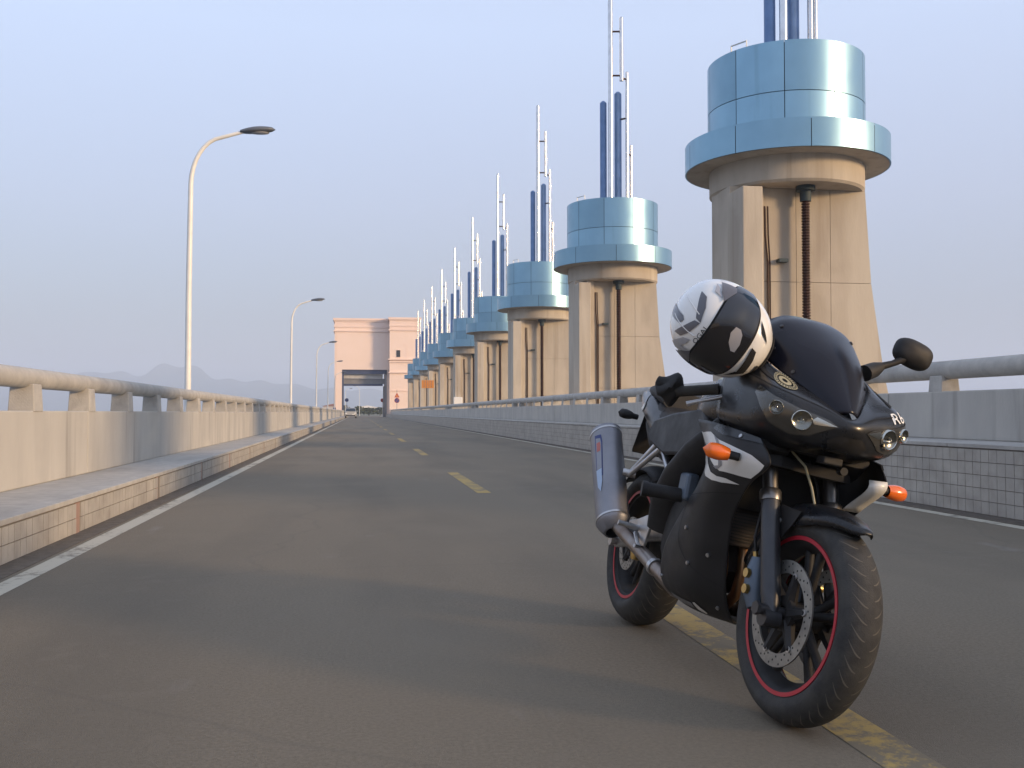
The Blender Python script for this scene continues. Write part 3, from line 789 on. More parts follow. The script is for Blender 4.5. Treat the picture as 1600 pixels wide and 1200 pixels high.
MB().cyl(RA + V((0, -0.16, 0)), RA + V((0, 0.16, 0)), 0.016, n=14).cyl(RA + V((0, -0.17, 0)), RA + V((0, -0.155, 0)), 0.024, n=6).build("rear_axle", m_alu, bike, smooth=40)

# ---- front fork, fender, calipers
fdir = V((-0.385, 0, 0.923))
for s in (-1, 1):
    p0 = FA + V((0.005, s * 0.105, -0.02)); at = lambda d: p0 + fdir * d
    MB().tube([at(-0.012), at(0.03), at(0.07), at(0.33), at(0.345)], [0.018, 0.024, 0.0285, 0.0275, 0.0275], n=20).move(steer).build("fork_slider", m_fork, bike, smooth=45)
    MB().tube([at(0.345), at(0.352), at(0.375), at(0.38)], [0.031, 0.032, 0.032, 0.029], n=20).move(steer).build("fork_seal_ring", m_stanch, bike, smooth=45)
    MB().tube([at(0.37), at(0.74)], [0.0225, 0.0225], n=18).move(steer).build("fork_tube", m_stanch, bike, smooth=45)
    # axle lug
    MB().cyl(at(-0.0) + V((0, -s * 0.02, 0)), at(-0.0) + V((0, s * 0.03, 0)), 0.026, n=16).move(steer).build("axle_lug", m_fork, bike, smooth=45)
    # caliper behind the slider
    c0 = FA + V((-0.13, s * 0.088, 0.055))
    mb = MB()
    mb.tube([c0 + V((-0.02, 0, 0.075)), c0 + V((-0.015, 0, 0.03)), c0 + V((-0.005, 0, -0.03)), c0 + V((0.012, 0, -0.07))], [0.022, 0.034, 0.034, 0.022], n=12, flat=1.0)
    cal = mb.move(steer).build("brake_caliper", m_bluegrey, bike, smooth=45)
    MB().cyl(c0 + V((0.002, s * 0.03, -0.02)), c0 + V((0.002, s * 0.042, -0.02)), 0.014, n=12).cyl(c0 + V((-0.008, s * 0.03, 0.025)), c0 + V((-0.008, s * 0.042, 0.025)), 0.014, n=12).move(steer).build("caliper_bolt", m_brass, cal, smooth=40)
    MB().tube([c0 + V((-0.02, s * 0.01, 0.07)), c0 + V((-0.035, s * 0.02, 0.13)), c0 + V((-0.04, s * 0.015, 0.2)), c0 + V((-0.06, -s * 0.01, 0.32)), c0 + V((-0.1, -s * 0.05, 0.42))], 0.0045, n=7).move(steer).build("brake_hose", m_matte, cal, smooth=60)
    MB().cyl(c0 + V((-0.022, s * 0.01, 0.07)), c0 + V((-0.026, s * 0.014, 0.09)), 0.008, n=10).move(steer).build("hose_banjo", m_brass, cal, smooth=40)
# yokes
MB().plate([(1.215, -0.145, 0.70), (1.235, -0.105, 0.70), (1.20, 0, 0.70), (1.235, 0.105, 0.70), (1.215, 0.145, 0.70), (1.15, 0.125, 0.70), (1.12, 0, 0.70), (1.15, -0.125, 0.70)], (-0.014, 0, 0.035)).move(steer).build("lower_yoke", m_matte, bike, bevel=0.004)
MB().plate([(1.115, -0.135, 0.905), (1.125, -0.105, 0.905), (1.08, 0, 0.905), (1.125, 0.105, 0.905), (1.115, 0.135, 0.905), (1.04, 0.1, 0.905), (1.02, 0, 0.905), (1.04, -0.1, 0.905)], (-0.01, 0, 0.025)).move(steer).build("upper_yoke", m_matte, bike, bevel=0.004)
# fender
rows = []
NF = 22
for i in range(NF + 1):
    t = i / NF; a = radians(52 + 106 * t)
    rr = 0.322 + 0.020 * max(0, 1 - t * 4) ** 1.3
    hw = 0.020 + 0.056 * min(1, (t * 5) ** 0.8 if t < 0.2 else 1) ; drop = 0.018 + 0.055 * min(1, t * 3)
    row = []
    for k in range(11):
        q = -1 + 2 * k / 10
        yy = hw * sin(q * pi / 2) if abs(q) < 1 else hw * q
        r2 = rr - drop * abs(q) ** 3.0
        row.append(FA + V((cos(a), 0, sin(a))) * r2 + V((0, yy, 0)))
    rows.append(row)
fen = MB().grid(rows).move(steer).build("front_fender", m_gloss, bike, smooth=60, solid=0.003)
for s in (-1, 1):
    pts = [(1.345, s * 0.077, 0.585), (1.24, s * 0.078, 0.595), (1.165, s * 0.079, 0.50), (1.17, s * 0.080, 0.43), (1.24, s * 0.080, 0.47), (1.31, s * 0.078, 0.54)]
    br = MB().plate(pts, (0, s * 0.004, 0)).move(steer).build("fender_bracket", m_satin, bike)
    MB().cyl((1.245, s * 0.08, 0.548), (1.245, s * 0.09, 0.548), 0.009, n=10).move(steer).build("fender_bolt", m_alu, br, smooth=40)

# ---- fairings
cowl = surf_mesh(NOSE, 64, 36).build("nose_cowl", m_gloss, bike, smooth=70, solid=0.003)
def on(S, sgn, d, mir=False):
    def fn(u, v):
        p = S.off(u, v, sgn * d); return (p[0], -p[1], p[2]) if mir else p
    return fn
def out_sign(S, u, v, ref):
    p = S.at(u, v); n = S.nrm(u, v); return 1 if sum((a - b) * c for a, b, c in zip(p, ref, n)) > 0 else -1
sn = out_sign(NOSE, 0.3, 0.5, (1.1, 0, 0.85)); sf = out_sign(FAIR, 0.5, 0.4, (0.9, 0, 0.5)); ss = out_sign(SCREEN, 0.5, 0.5, (1.0, 0, 0.9))
scr = surf_mesh(SCREEN, 32, 36).build("windscreen", m_screen, bike, smooth=70, solid=0.004)
for s in (False, True):
    mb = surf_mesh(FAIR, 36, 64); mb = mirror_y(mb) if s else mb
    fa = mb.build("side_fairing", m_satin, bike, smooth=70, solid=0.004)
    # white panel with grey flashes
    wp = [(0.955, 0.046), (0.90, 0.05), (0.655, 0.048), (0.516, 0.083), (0.305, 0.111), (0.153, 0.126), (0.033, 0.158), (0.031, 0.198), (0.038, 0.242), (0.126, 0.241), (0.3, 0.235), (0.40, 0.232), (0.56, 0.20), (0.66, 0.175), (0.80, 0.135), (0.93, 0.085)]
    patch(on(FAIR, sf, 0.0022, s), wp, 4).build("white_panel", m_wpanel, fa, smooth=60)
    patch(on(FAIR, sf, 0.0022, s), [(0.985, 0.10), (0.86, 0.145), (0.72, 0.19), (0.56, 0.235), (0.40, 0.258), (0.26, 0.264), (0.09, 0.283), (0.29, 0.286), (0.46, 0.277), (0.66, 0.252), (0.86, 0.205), (0.985, 0.155)], 3).build("white_flash", m_wpanel, fa, smooth=60)
    patch(on(FAIR, sf, 0.0034, s), [(0.60, 0.062), (0.545, 0.075), (0.52, 0.10), (0.48, 0.155), (0.53, 0.145), (0.56, 0.105)], 3).build("grey_flash", m_gpanel, fa, smooth=60)
    patch(on(FAIR, sf, 0.0034, s), [(0.50, 0.175), (0.43, 0.185), (0.40, 0.205), (0.43, 0.222), (0.47, 0.222), (0.56, 0.205), (0.46, 0.205)], 3).build("grey_flash", m_gpanel, fa, smooth=60)
    edge = [FAIR.at(0.0, 0.10 + 0.20 * k / 8) for k in range(9)]
    if s: fl = MB().grid([[(x + 0.002, y if not s else -y, z) for x, y, z in edge], [(x - 0.012, (y + 0.05) if not s else -(y + 0.05), z - 0.004) for x, y, z in edge]])
    if s: fl.build("panel_flange", m_wpanel, fa, smooth=60, solid=0.003)
    # upper edge strip below the headlights
    patch(on(FAIR, sf, 0.003, s), [(0.0, 0.004), (0.06, 0.004), (0.28, 0.004), (0.5, 0.004), (0.6, 0.03), (0.45, 0.055), (0.25, 0.055), (0.0, 0.035)], 4).build("upper_trim", m_gloss, fa, smooth=60)
    sg = 1 if s else -1
    for (u, v) in ((0.22, 0.036), (0.62, 0.5), (0.42, 0.62), (0.2, 0.58), (0.96, 0.7), (0.1, 0.80)):
        p = V(FAIR.at(u, v)); n = V(FAIR.nrm(u, v)) * sf
        if s: p.y = -p.y; n.y = -n.y
        MB().cyl(p, p + n * 0.006, 0.0065, n=10).build("fairing_bolt", m_alu, fa, smooth=40)
    # panel seams
    for seam in ([(0.02, 0.325), (0.25, 0.335), (0.5, 0.345), (0.75, 0.352), (0.98, 0.36)], [(0.02, 0.70), (0.25, 0.655), (0.5, 0.60), (0.72, 0.53), (0.98, 0.42)]):
        w_ = 0.0022
        rows_ = [[on(FAIR, sf, 0.0012, s)(u, v - w_) for u, v in seam_pts] for seam_pts in [[cr_line([(a, b2) for a, b2 in seam], k / 24) for k in range(25)]]] + [[on(FAIR, sf, 0.0012, s)(u, v + w_) for u, v in [cr_line(seam, k / 24) for k in range(25)]]]
        MB().grid(rows_).build("panel_seam", m_black, fa, smooth=60)
    # white lettering strip low on the belly
    patch(on(FAIR, sf, 0.002, s), [(0.80, 0.775), (0.42, 0.80), (0.42, 0.835), (0.80, 0.815)], 3).build("belly_print", m_gpanel, fa, smooth=60)
    patch(on(FAIR, sf, 0.003, s), [(0.385, 0.795), (0.35, 0.79), (0.26, 0.85), (0.29, 0.86), (0.37, 0.84)], 2).build("belly_mark", m_wpanel, fa, smooth=60)
    # headlights: dark housing, two chrome bowls with glass
    hp = [(0.205, 0.30), (0.26, 0.36), (0.33, 0.385), (0.41, 0.37), (0.445, 0.40), (0.41, 0.52), (0.37, 0.64), (0.32, 0.70), (0.26, 0.66), (0.21, 0.52), (0.185, 0.40)]
    hl = patch(on(NOSE, sn, 0.0025, s), hp, 4).build("headlight", m_hlhouse, bike, smooth=60)
    for (u, v, r) in ((0.270, 0.485, 0.020), (0.338, 0.51, 0.028)):
        p = V(NOSE.at(u, v)); n = V(NOSE.nrm(u, v)) * sn
        if s: p.y = -p.y; n.y = -n.y
        n = (n + V((0.5, 0, 0))).normalized(); p = p + n * (0.0045 if u < 0.3 else 0.006)
        MB().lathe([(0.0005, -0.0025), (r * 0.45, -0.002), (r * 0.75, 0.0005), (r * 0.93, 0.004)], p, n, n=24).build("reflector", m_reflect, hl, smooth=60)
        MB().lathe([(r * 0.92, 0.004), (r * 0.97, 0.0055), (r * 1.03, 0.004), (r * 1.07, -0.012)], p, n, n=28).build("lamp_bezel", m_chrome, hl, smooth=60)
        MB().ball(p + n * 0.003, r * 0.26, 10, 8).build("bulb", m_lens, hl, smooth=60)
    patch(on(NOSE, sn, 0.0036, s), [(0.375, 0.40), (0.44, 0.405), (0.425, 0.43), (0.40, 0.47), (0.372, 0.50), (0.365, 0.45)], 2).build("lens_strip", m_chrome, hl, smooth=60)
    # cowl air slot
    patch(on(NOSE, sn, 0.002, s), [(0.16, 0.10), (0.20, 0.09), (0.255, 0.135), (0.262, 0.165), (0.24, 0.17), (0.19, 0.135)], 3).build("air_slot", m_black, cowl, smooth=60)
# white brush mark and model lettering on the cowl
vs, fs = text_mesh("R6", 0.052, 0.25)
def cowl_text(mir):
    def fn(x, y): 
        u, v = 0.292 - x * 1.0, 0.275 - y * 3.4
        p = NOSE.off(u, v, sn * 0.003)
        return (p[0], -p[1], p[2]) if mir else p
    return fn
fnL = cowl_text(True)
MB().add([fnL(v[0], v[1]) for v in vs], fs).build("model_lettering", m_white, cowl)
patch(on(NOSE, sn, 0.0025, True), [(0.13, 0.05), (0.15, 0.05), (0.165, 0.12), (0.185, 0.06), (0.19, 0.20), (0.175, 0.17), (0.16, 0.2)], 2).build("white_mark", m_gpanel, cowl)
for s in (False, True):
    for dv, m_ in ((0.0, m_black),):
        line = [(0.06, 0.20), (0.16, 0.225), (0.25, 0.24), (0.35, 0.235), (0.45, 0.20)]
        a_ = [cr_line(line, k / 30) for k in range(31)]
        MB().grid([[on(NOSE, sn, 0.0012, s)(u, v - 0.006) for u, v in a_], [on(NOSE, sn, 0.0012, s)(u, v + 0.006) for u, v in a_]]).build("cowl_seam", m_, cowl, smooth=60)
    for (u, v) in ((0.08, 0.32), (0.10, 0.52), (0.22, 0.72), (0.97, 0.62)):
        pp = V(SCREEN.at(u, v)); nn = V(SCREEN.nrm(u, v)) * ss
        if s: pp.y = -pp.y; nn.y = -nn.y
        MB().cyl(pp, pp + nn * 0.004, 0.006, n=10).build("screen_bolt", m_fork, scr, smooth=40)
# round badge on the right of the cowl
bu, bv = 0.282, 0.10
def badge(uu, vv): return NOSE.off(bu + uu, bv + vv, sn * 0.002)
ringp = lambda r0, r1, d: [[tuple(NOSE.off(bu + cos(a) * r * 0.72, bv + sin(a) * r * 1.9, sn * d)) for a in [2 * pi * k / 40 for k in range(40)]] for r in (r0, r1)]
bd = MB().grid(ringp(0.036, 0.052, 0.0022), closed=True).build("badge", m_badge, cowl, smooth=60)
MB().grid(ringp(0.012, 0.028, 0.0022), closed=True).build("badge_ring", m_badge, bd, smooth=60)
mb = MB()
for k in range(26):
    a = 2 * pi * k / 26
    q = [(cos(a + da) * r * 0.72, sin(a + da) * r * 1.9) for da, r in ((-0.05, 0.040), (0.05, 0.040), (0.05, 0.049), (-0.05, 0.049))]
    mb.add([NOSE.off(bu + x, bv + y, sn * 0.003) for x, y in q], [(0, 1, 2, 3)])
mb.build("badge_letters", m_black, bd)
# centre intake and number space under the nose
patch(on(NOSE, sn, 0.0025), [(0.425, 0.62), (0.46, 0.50), (0.54, 0.50), (0.575, 0.62), (0.56, 0.74), (0.44, 0.74)], 4).build("air_intake", m_black, cowl, smooth=60)
MB().box(1.30, 1.345, -0.03, 0.03, 0.735, 0.757).build("horn_bracket", m_matte, bike, bevel=0.004)
MB().cyl((1.30, 0.05, 0.725), (1.325, 0.05, 0.725), 0.012, n=12).build("horn", m_matte, bike, smooth=40)
# inner dark bulkhead behind the nose, dash
MB().loft([(1.26, 0, 0.80, 0.12, 0.05), (1.16, 0, 0.85, 0.15, 0.09), (1.05, 0, 0.90, 0.16, 0.08), (1.0, 0, 0.92, 0.14, 0.06)], n=20).build("dashboard", m_matte, bike, smooth=50)

# black inner panel closing the space behind the fork
MB().plate([(1.13, -0.17, 0.80), (1.13, 0.17, 0.80), (1.075, 0.16, 0.66), (1.04, 0.13, 0.56), (1.04, -0.13, 0.56), (1.075, -0.16, 0.66)], (-0.012, 0, 0)).build("inner_cowl", m_black, bike)
for y in (-0.10, 0.10):
    MB().loft([(1.24, y * 1.25, 0.768, 0.05, 0.02), (1.16, y * 1.3, 0.745, 0.065, 0.045), (1.06, y * 1.3, 0.73, 0.06, 0.05)], n=14).build("air_duct", m_black, bike, smooth=50)
# ---- mirrors
for s in (-1, 1):
    base = V((1.115, s * 0.178, 1.058)); head = V((1.105, s * 0.335, 1.148))
    mb = MB()
    mb.tube([base + V((0.02, -s * 0.012, -0.01)), base + V((0.0, s * 0.03, 0.012)), base + V((-0.005, s * 0.055, 0.028))], [0.026, 0.024, 0.014], n=14)
    mb.tube([base + V((-0.004, s * 0.05, 0.026)), base + V((-0.004, s * 0.09, 0.045)), head + V((0.012, -s * 0.03, -0.02))], [0.0125, 0.010, 0.013], n=12)
    mr = mb.build("mirror_arm", m_matte, bike, smooth=50)
    rows = []
    for k in range(9):
        t = k / 8; f = sqrt(max(0.0, 1 - (t * 0.98) ** 2.6))
        ring_ = []
        for j in range(28):
            a = 2 * pi * j / 28; c_, s_ = cos(a), sin(a)
            yy = 0.066 * math.copysign(abs(c_) ** 0.72, c_); zz = 0.043 * math.copysign(abs(s_) ** 0.72, s_) + 0.10 * s * yy * 0 
            ring_.append(head + V((0.042 * t - 0.006, s * (yy * f + zz * 0.25 * f), zz * f - 0.22 * yy * f + 0.0)))
        rows.append(ring_)
    mb = MB().grid(rows, closed=True); mb.ring_cap(rows[-1])
    hd = mb.build("mirror_head", m_matte, bike, smooth=50)
    MB().add(rows[0], [tuple(range(28))]).move(lambda p: p + V((-0.0006, 0, 0))).build("mirror_glass", m_mirror, hd)

# ---- indicators
def indicator(base, tip, r, ln, m, name="indicator"):
    base, tip = V(base), V(tip); d = (tip - base).normalized()
    st = MB().tube([base, base.lerp(tip, 0.3)], [0.012, 0.013], n=12).build(name, m_matte, bike, smooth=45)
    prof = []
    for k in range(11):
        t = k / 10; prof.append((r * (0.55 + 0.45 * sin(pi * min(1, t * 0.8 + 0.12))) * (1 if t < 0.9 else 0.55 if t < 1 else 0.05), t * ln))
    u = d.cross(V((0, 0, 1))).normalized()
    mb = MB().lathe(prof, base.lerp(tip, 0.28), d, n=22)
    c = base.lerp(tip, 0.28)
    mb.move(lambda p: p + u * 0)
    mb.build(name + "_lens", m, st, smooth=50)
indicator((1.225, -0.230, 0.706), (1.200, -0.335, 0.712), 0.0245, 0.078, m_orange)
indicator((1.235, 0.222, 0.700), (1.215, 0.325, 0.700), 0.0245, 0.078, m_orange)
indicator((-0.16, -0.105, 0.845), (-0.15, -0.20, 0.85), 0.021, 0.066, m_matte)
indicator((-0.16, 0.105, 0.845), (-0.15, 0.20, 0.85), 0.021, 0.066, m_matte)

# ---- handlebars, levers, reservoirs (turn with the fork)
for s in (-1, 1):
    a, b_ = V((1.03, s * 0.125, 0.940)), V((0.85, s * 0.345, 0.868))
    MB().tube([a, a.lerp(b_, 0.5)], 0.012, n=12).move(steer).build("clip_on", m_matte, bike, smooth=45)
    MB().tube([a.lerp(b_, 0.42), a.lerp(b_, 0.47), a.lerp(b_, 0.93), a.lerp(b_, 0.95)], [0.019, 0.0175, 0.017, 0.02], n=14).move(steer).build("handlebar_grip", m_rubber, bike, smooth=45)
    MB().tube([a.lerp(b_, 0.95), a.lerp(b_, 1.06)], [0.018, 0.016], n=14).move(steer).build("bar_end", m_alu if s > 0 else m_matte, bike, smooth=45)
    lv = a.lerp(b_, 0.25) + V((0.045, 0, -0.012))
    MB().tube([lv, lv + (b_ - a) * 0.25 + V((0.035, 0, -0.012)), lv + (b_ - a) * 0.55 + V((0.055, 0, -0.022)), lv + (b_ - a) * 0.66 + V((0.062, 0, -0.028))], [0.009, 0.0075, 0.0065, 0.009], n=10, flat=0.8).move(steer).build("lever", m_alu, bike, smooth=50)
    MB().tube([lv + V((-0.04, 0, 0.0)), lv + V((0.03, 0, 0.0))], [0.017, 0.014], n=12).move(steer).build("lever_perch", m_matte, bike, smooth=45)
    if s < 0:
        rows = []
        gc = a.lerp(b_, 0.98)
        for i in range(13):
            t_ = pi * i / 12
            rows.append([gc + V((0.036 * sin(t_) * cos(q) * (1 + 0.22 * sin(3 * q + i)), 0.040 * cos(t_) + 0.012 * sin(2 * q), 0.012 + 0.050 * sin(t_) * sin(q) * (1 + 0.25 * cos(2 * q + i * 0.8)))) for q in [2 * pi * k / 18 for k in range(18)]])
        MB().grid(rows, closed=True).move(steer).build("grip_cover", m_matte, bike, smooth=50)
        MB().cyl((1.075, -0.165, 0.955), (1.075, -0.165, 1.0), 0.024, n=16).move(steer).build("brake_reservoir", m_matte, bike, smooth=45)
    MB().box(*sorted((a.lerp(b_, 0.30).x - 0.02, a.lerp(b_, 0.30).x + 0.02)), *sorted((a.lerp(b_, 0.30).y - 0.018, a.lerp(b_, 0.30).y + 0.018)), 0.915, 0.955).move(steer).build("switch_block", m_matte, bike, bevel=0.006)

# ---- tank, seat, tail
MB().loft([(1.0, 0, 0.85, 0.07, 0.06), (0.96, 0, 0.875, 0.125, 0.095), (0.86, 0, 0.895, 0.165, 0.115), (0.74, 0, 0.895, 0.172, 0.118), (0.62, 0, 0.87, 0.150, 0.10), (0.53, 0, 0.845, 0.11, 0.065), (0.48, 0, 0.835, 0.08, 0.035)], n=28, power=2.4).build("fuel_tank", m_gloss, bike, smooth=60)
MB().cyl((0.83, 0, 1.0), (0.825, 0, 1.018), 0.045, n=24).build("tank_cap", m_alu, bike, smooth=40)
MB().loft([(0.55, 0, 0.82, 0.09, 0.03), (0.45, 0, 0.80, 0.135, 0.035), (0.3, 0, 0.805, 0.15, 0.04), (0.16, 0, 0.84, 0.13, 0.045), (0.10, 0, 0.88, 0.115, 0.05)], n=22).build("rider_seat", m_matte, bike, smooth=60)
MB().loft([(0.14, 0, 0.92, 0.11, 0.04), (0.05, 0, 0.945, 0.115, 0.042), (-0.07, 0, 0.965, 0.10, 0.035), (-0.16, 0, 0.975, 0.075, 0.025)], n=22).build("pillion_seat", m_matte, bike, smooth=60)
TAIL = [(0.46, 0, 0.755, 0.135, 0.045), (0.30, 0, 0.775, 0.150, 0.055), (0.14, 0, 0.82, 0.145, 0.072), (0.0, 0, 0.875, 0.128, 0.075), (-0.12, 0, 0.91, 0.108, 0.066), (-0.22, 0, 0.94, 0.08, 0.045), (-0.28, 0, 0.955, 0.05, 0.02)]
tail = MB().loft(TAIL, n=28, power=2.8).build("tail_fairing", m_gloss, bike, smooth=60)
def tail_pt(x, a, d, s):
    for (xa, _, za, wa, ha), (xb, _, zb, wb_, hb) in zip(TAIL, TAIL[1:]):
        if xb <= x <= xa:
            t = (x - xa) / (xb - xa); w = wa + (wb_ - wa) * t; h = ha + (hb - ha) * t; z = za + (zb - za) * t
            c_, s_ = cos(a), sin(a); pw = 2 / 2.8
            return V((x, s * (w * abs(c_) ** pw + d), z + h * math.copysign(abs(s_) ** pw, s_)))
for s in (-1, 1):
    patch(lambda u, v: tail_pt(u, v, 0.0025, s), [(-0.02, 0.1), (-0.06, 0.75), (-0.19, 0.8), (-0.24, 0.1), (-0.2, -0.5), (-0.12, -0.55)], 4).build("tail_panel", m_gpanel, tail, smooth=60)
    patch(lambda u, v: tail_pt(u, v, 0.0035, s), [(-0.03, 0.02), (-0.05, 0.12), (-0.17, -0.48), (-0.15, -0.6)], 3).build("tail_stripe", m_white, tail, smooth=60)
# side covers and subframe tubes
for s in (-1, 1):
    pts = [(0.70, s * 0.160, 0.87), (0.42, s * 0.160, 0.855), (0.20, s * 0.152, 0.83), (0.14, s * 0.15, 0.78), (0.20, s * 0.152, 0.735), (0.40, s * 0.168, 0.695), (0.60, s * 0.178, 0.70), (0.74, s * 0.178, 0.74), (0.80, s * 0.172, 0.81)]
    MB().plate(pts, (0, -s * 0.03, 0)).build("side_cover", m_satin, bike, bevel=0.01, smooth=60)
    # twin spar frame
    MB().tube([(1.02, s * 0.075, 0.86), (0.92, s * 0.145, 0.79), (0.80, s * 0.178, 0.70), (0.66, s * 0.183, 0.61), (0.55, s * 0.172, 0.52), (0.50, s * 0.155, 0.42)], [0.05, 0.062, 0.066, 0.062, 0.058, 0.05], n=16, flat=0.45, upv=(0.6, 0, 0.8)).build("frame_spar", m_matte, bike, smooth=60)
    MB().tube([(0.50, s * 0.145, 0.60), (0.30, s * 0.12, 0.70), (0.05, s * 0.09, 0.78)], [0.014, 0.013, 0.012], n=10).build("subframe_tube", m_alu, bike, smooth=50)
    # foot peg hanger
    hg = MB().plate([(0.44, s * 0.165, 0.47), (0.36, s * 0.18, 0.44), (0.27, s * 0.185, 0.425), (0.27, s * 0.185, 0.405), (0.37, s * 0.18, 0.40), (0.40, s * 0.172, 0.345), (0.43, s * 0.168, 0.345), (0.45, s * 0.165, 0.42)], (0, s * 0.012, 0)).build("footpeg_hanger", m_alu, bike, bevel=0.003)
    MB().tube([(0.37, s * 0.19, 0.405), (0.365, s * 0.27, 0.412)], [0.011, 0.010], n=12).build("footpeg", m_alu, hg, smooth=45)
    MB().tube([(0.36, s * 0.195, 0.385), (0.43, s * 0.205, 0.355), (0.48, s * 0.21, 0.345), (0.49, s * 0.235, 0.347)], [0.007, 0.007, 0.007, 0.007], n=8).build("foot_lever", m_alu, hg, smooth=45)
    # crash bobbin on the engine mount
    MB().cyl((0.755, s * 0.195, 0.560), (0.725, s * 0.325, 0.556), 0.024, n=20).cyl((0.728, s * 0.312, 0.5565), (0.724, s * 0.33, 0.556), 0.027, n=20).build("crash_bobbin", m_matte, bike, smooth=40)
    MB().box(*sorted((0.72, 0.80)), *sorted((s * 0.16, s * 0.205)), 0.545, 0.64).build("engine_mount", m_bluegrey, bike, bevel=0.012)
# silencer hanger stays on the right
MB().tube([(0.20, -0.115, 0.745), (0.08, -0.17, 0.60)], [0.011, 0.010], n=10).tube([(0.29, -0.12, 0.735), (0.10, -0.175, 0.595)], [0.012, 0.010], n=10).tube([(0.10, -0.15, 0.60), (0.085, -0.20, 0.60)], [0.016, 0.016], n=12).build("silencer_stay", m_alu, bike, smooth=50)
# ---- engine, radiator, exhaust
MB().loft([(0.52, 0, 0.44, 0.15, 0.15), (0.60, 0, 0.46, 0.165, 0.19), (0.72, 0, 0.46, 0.17, 0.20), (0.82, 0, 0.47, 0.16, 0.19), (0.90, 0, 0.50, 0.15, 0.15)], n=20, power=4).build("engine_block", m_matte, bike, smooth=40)
MB().box(0.965, 1.0, -0.15, 0.15, 0.44, 0.70).build("radiator", m_radiator, bike, bevel=0.006)
mb = MB()
for k in range(24):
    z = 0.455 + k * 0.0101
    mb.box(1.0005, 1.004, -0.142, 0.142, z, z + 0.004)
tag(mb.build("radiator_fins", m_matte, bike), kind="stuff")
for y in (-0.115, -0.04, 0.04, 0.115):
    MB().tube([(0.90, y, 0.48), (0.97, y, 0.44), (0.985, y * 0.95, 0.37), (0.955, y * 0.8, 0.29), (0.86, y * 0.6, 0.225), (0.72, y * 0.3 - 0.03, 0.215)], 0.019, n=12).build("header_pipe", m_header, bike, smooth=50)
MB().tube([(0.72, -0.03, 0.22), (0.62, -0.10, 0.235), (0.54, -0.152, 0.283), (0.30, -0.18, 0.345), (0.07, -0.205, 0.405)], [0.032, 0.030, 0.027, 0.026, 0.027], n=18).build("exhaust_pipe", m_pipe, bike, smooth=50)
MB().cyl((0.535, -0.153, 0.285), (0.515, -0.1553, 0.290), 0.032, n=18).build("exhaust_clamp", m_alu, bike, smooth=40)
c0, c1 = V((0.105, -0.205, 0.392)), V((-0.165, -0.228, 0.745)); cd = (c1 - c0).normalized(); CL = (c1 - c0).length
cside = cd.cross(V((0, 1, 0))).normalized(); cout = cside.cross(cd).normalized()
def can_pt(t, a, d=0.0):
    # oval section tilted with the can
    r = 0.066 + d; return c0 + cd * (CL * t) + cside * cos(a) * (r + 0.014) + cout * sin(a) * r
prof = [(-0.10, 0.48), (-0.095, 0.60), (-0.02, 0.94), (0.0, 0.985), (0.02, 1.0), (0.97, 1.0), (0.985, 1.02), (1.0, 1.02), (1.0, 0.9), (1.01, 0.8), (1.0, 0.3)]
rows = [[c0 + (can_pt(t, 2 * pi * k / 36) - c0 - cd * CL * t) * sc + cd * CL * t for k in range(36)] for t, sc in prof]
can = MB().grid(rows, closed=True).build("silencer", m_can, bike, smooth=40)
for t in (0.02, 0.965):
    rows = [[c0 + (can_pt(t + dt, 2 * pi * k / 36) - c0 - cd * CL * (t + dt)) * sc + cd * CL * (t + dt) for k in range(36)] for dt, sc in ((-0.012, 1.0), (-0.01, 1.03), (0.01, 1.03), (0.012, 1.0))]
    MB().grid(rows, closed=True).build("silencer_band", m_alu, can, smooth=40)
MB().ring_cap([c0 + cd * (CL * 0.99) + (cside * cos(a) + cout * sin(a)) * 0.03 for a in [2 * pi * k / 20 for k in range(20)]]).build("silencer_outlet", m_black, can)
# which way is outward (to the right): angle whose offset has the most negative y
a_out = max(range(360), key=lambda k: -(can_pt(0.5, radians(k)).y)) * pi / 180
ci = lambda t, da, d=0.0015: can_pt(t, a_out + da, d)
back = -1 if (can_pt(0.5, a_out + 0.6).x < can_pt(0.5, a_out - 0.6).x) else 1
def canpatch(poly, name, m, d):
    patch(lambda u, v: ci(u, back * v, d), poly, 3).build(name, m, can, smooth=60)
canpatch([(0.90, 0.35), (0.42, 0.28), (0.42, 0.72), (0.80, 0.85), (0.88, 0.8)], "silencer_label", m_blue_print, 0.0012)
canpatch([(0.86, 0.42), (0.46, 0.34), (0.46, 0.68), (0.78, 0.78), (0.84, 0.74)], "silencer_label_field", m_can, 0.0020)
canpatch([(0.80, 0.47), (0.70, 0.45), (0.70, 0.68), (0.76, 0.72), (0.80, 0.70)], "silencer_label_red", m_red_print, 0.0026)
canpatch([(0.50, 0.30), (0.32, 0.32), (0.26, 0.52), (0.36, 0.66), (0.50, 0.68)], "silencer_label_pale", m_sky_print, 0.0026)
MB().plate([can_pt(0.62, a_out - back * 1.25, 0.002), can_pt(0.30, a_out - back * 1.1, 0.002), can_pt(0.27, a_out - back * 1.6, 0.004), can_pt(0.36, a_out - back * 2.0, 0.012), can_pt(0.55, a_out - back * 2.0, 0.012)], (0.006, -0.004, 0.0)).build("silencer_bracket", m_alu, can, bevel=0.002)
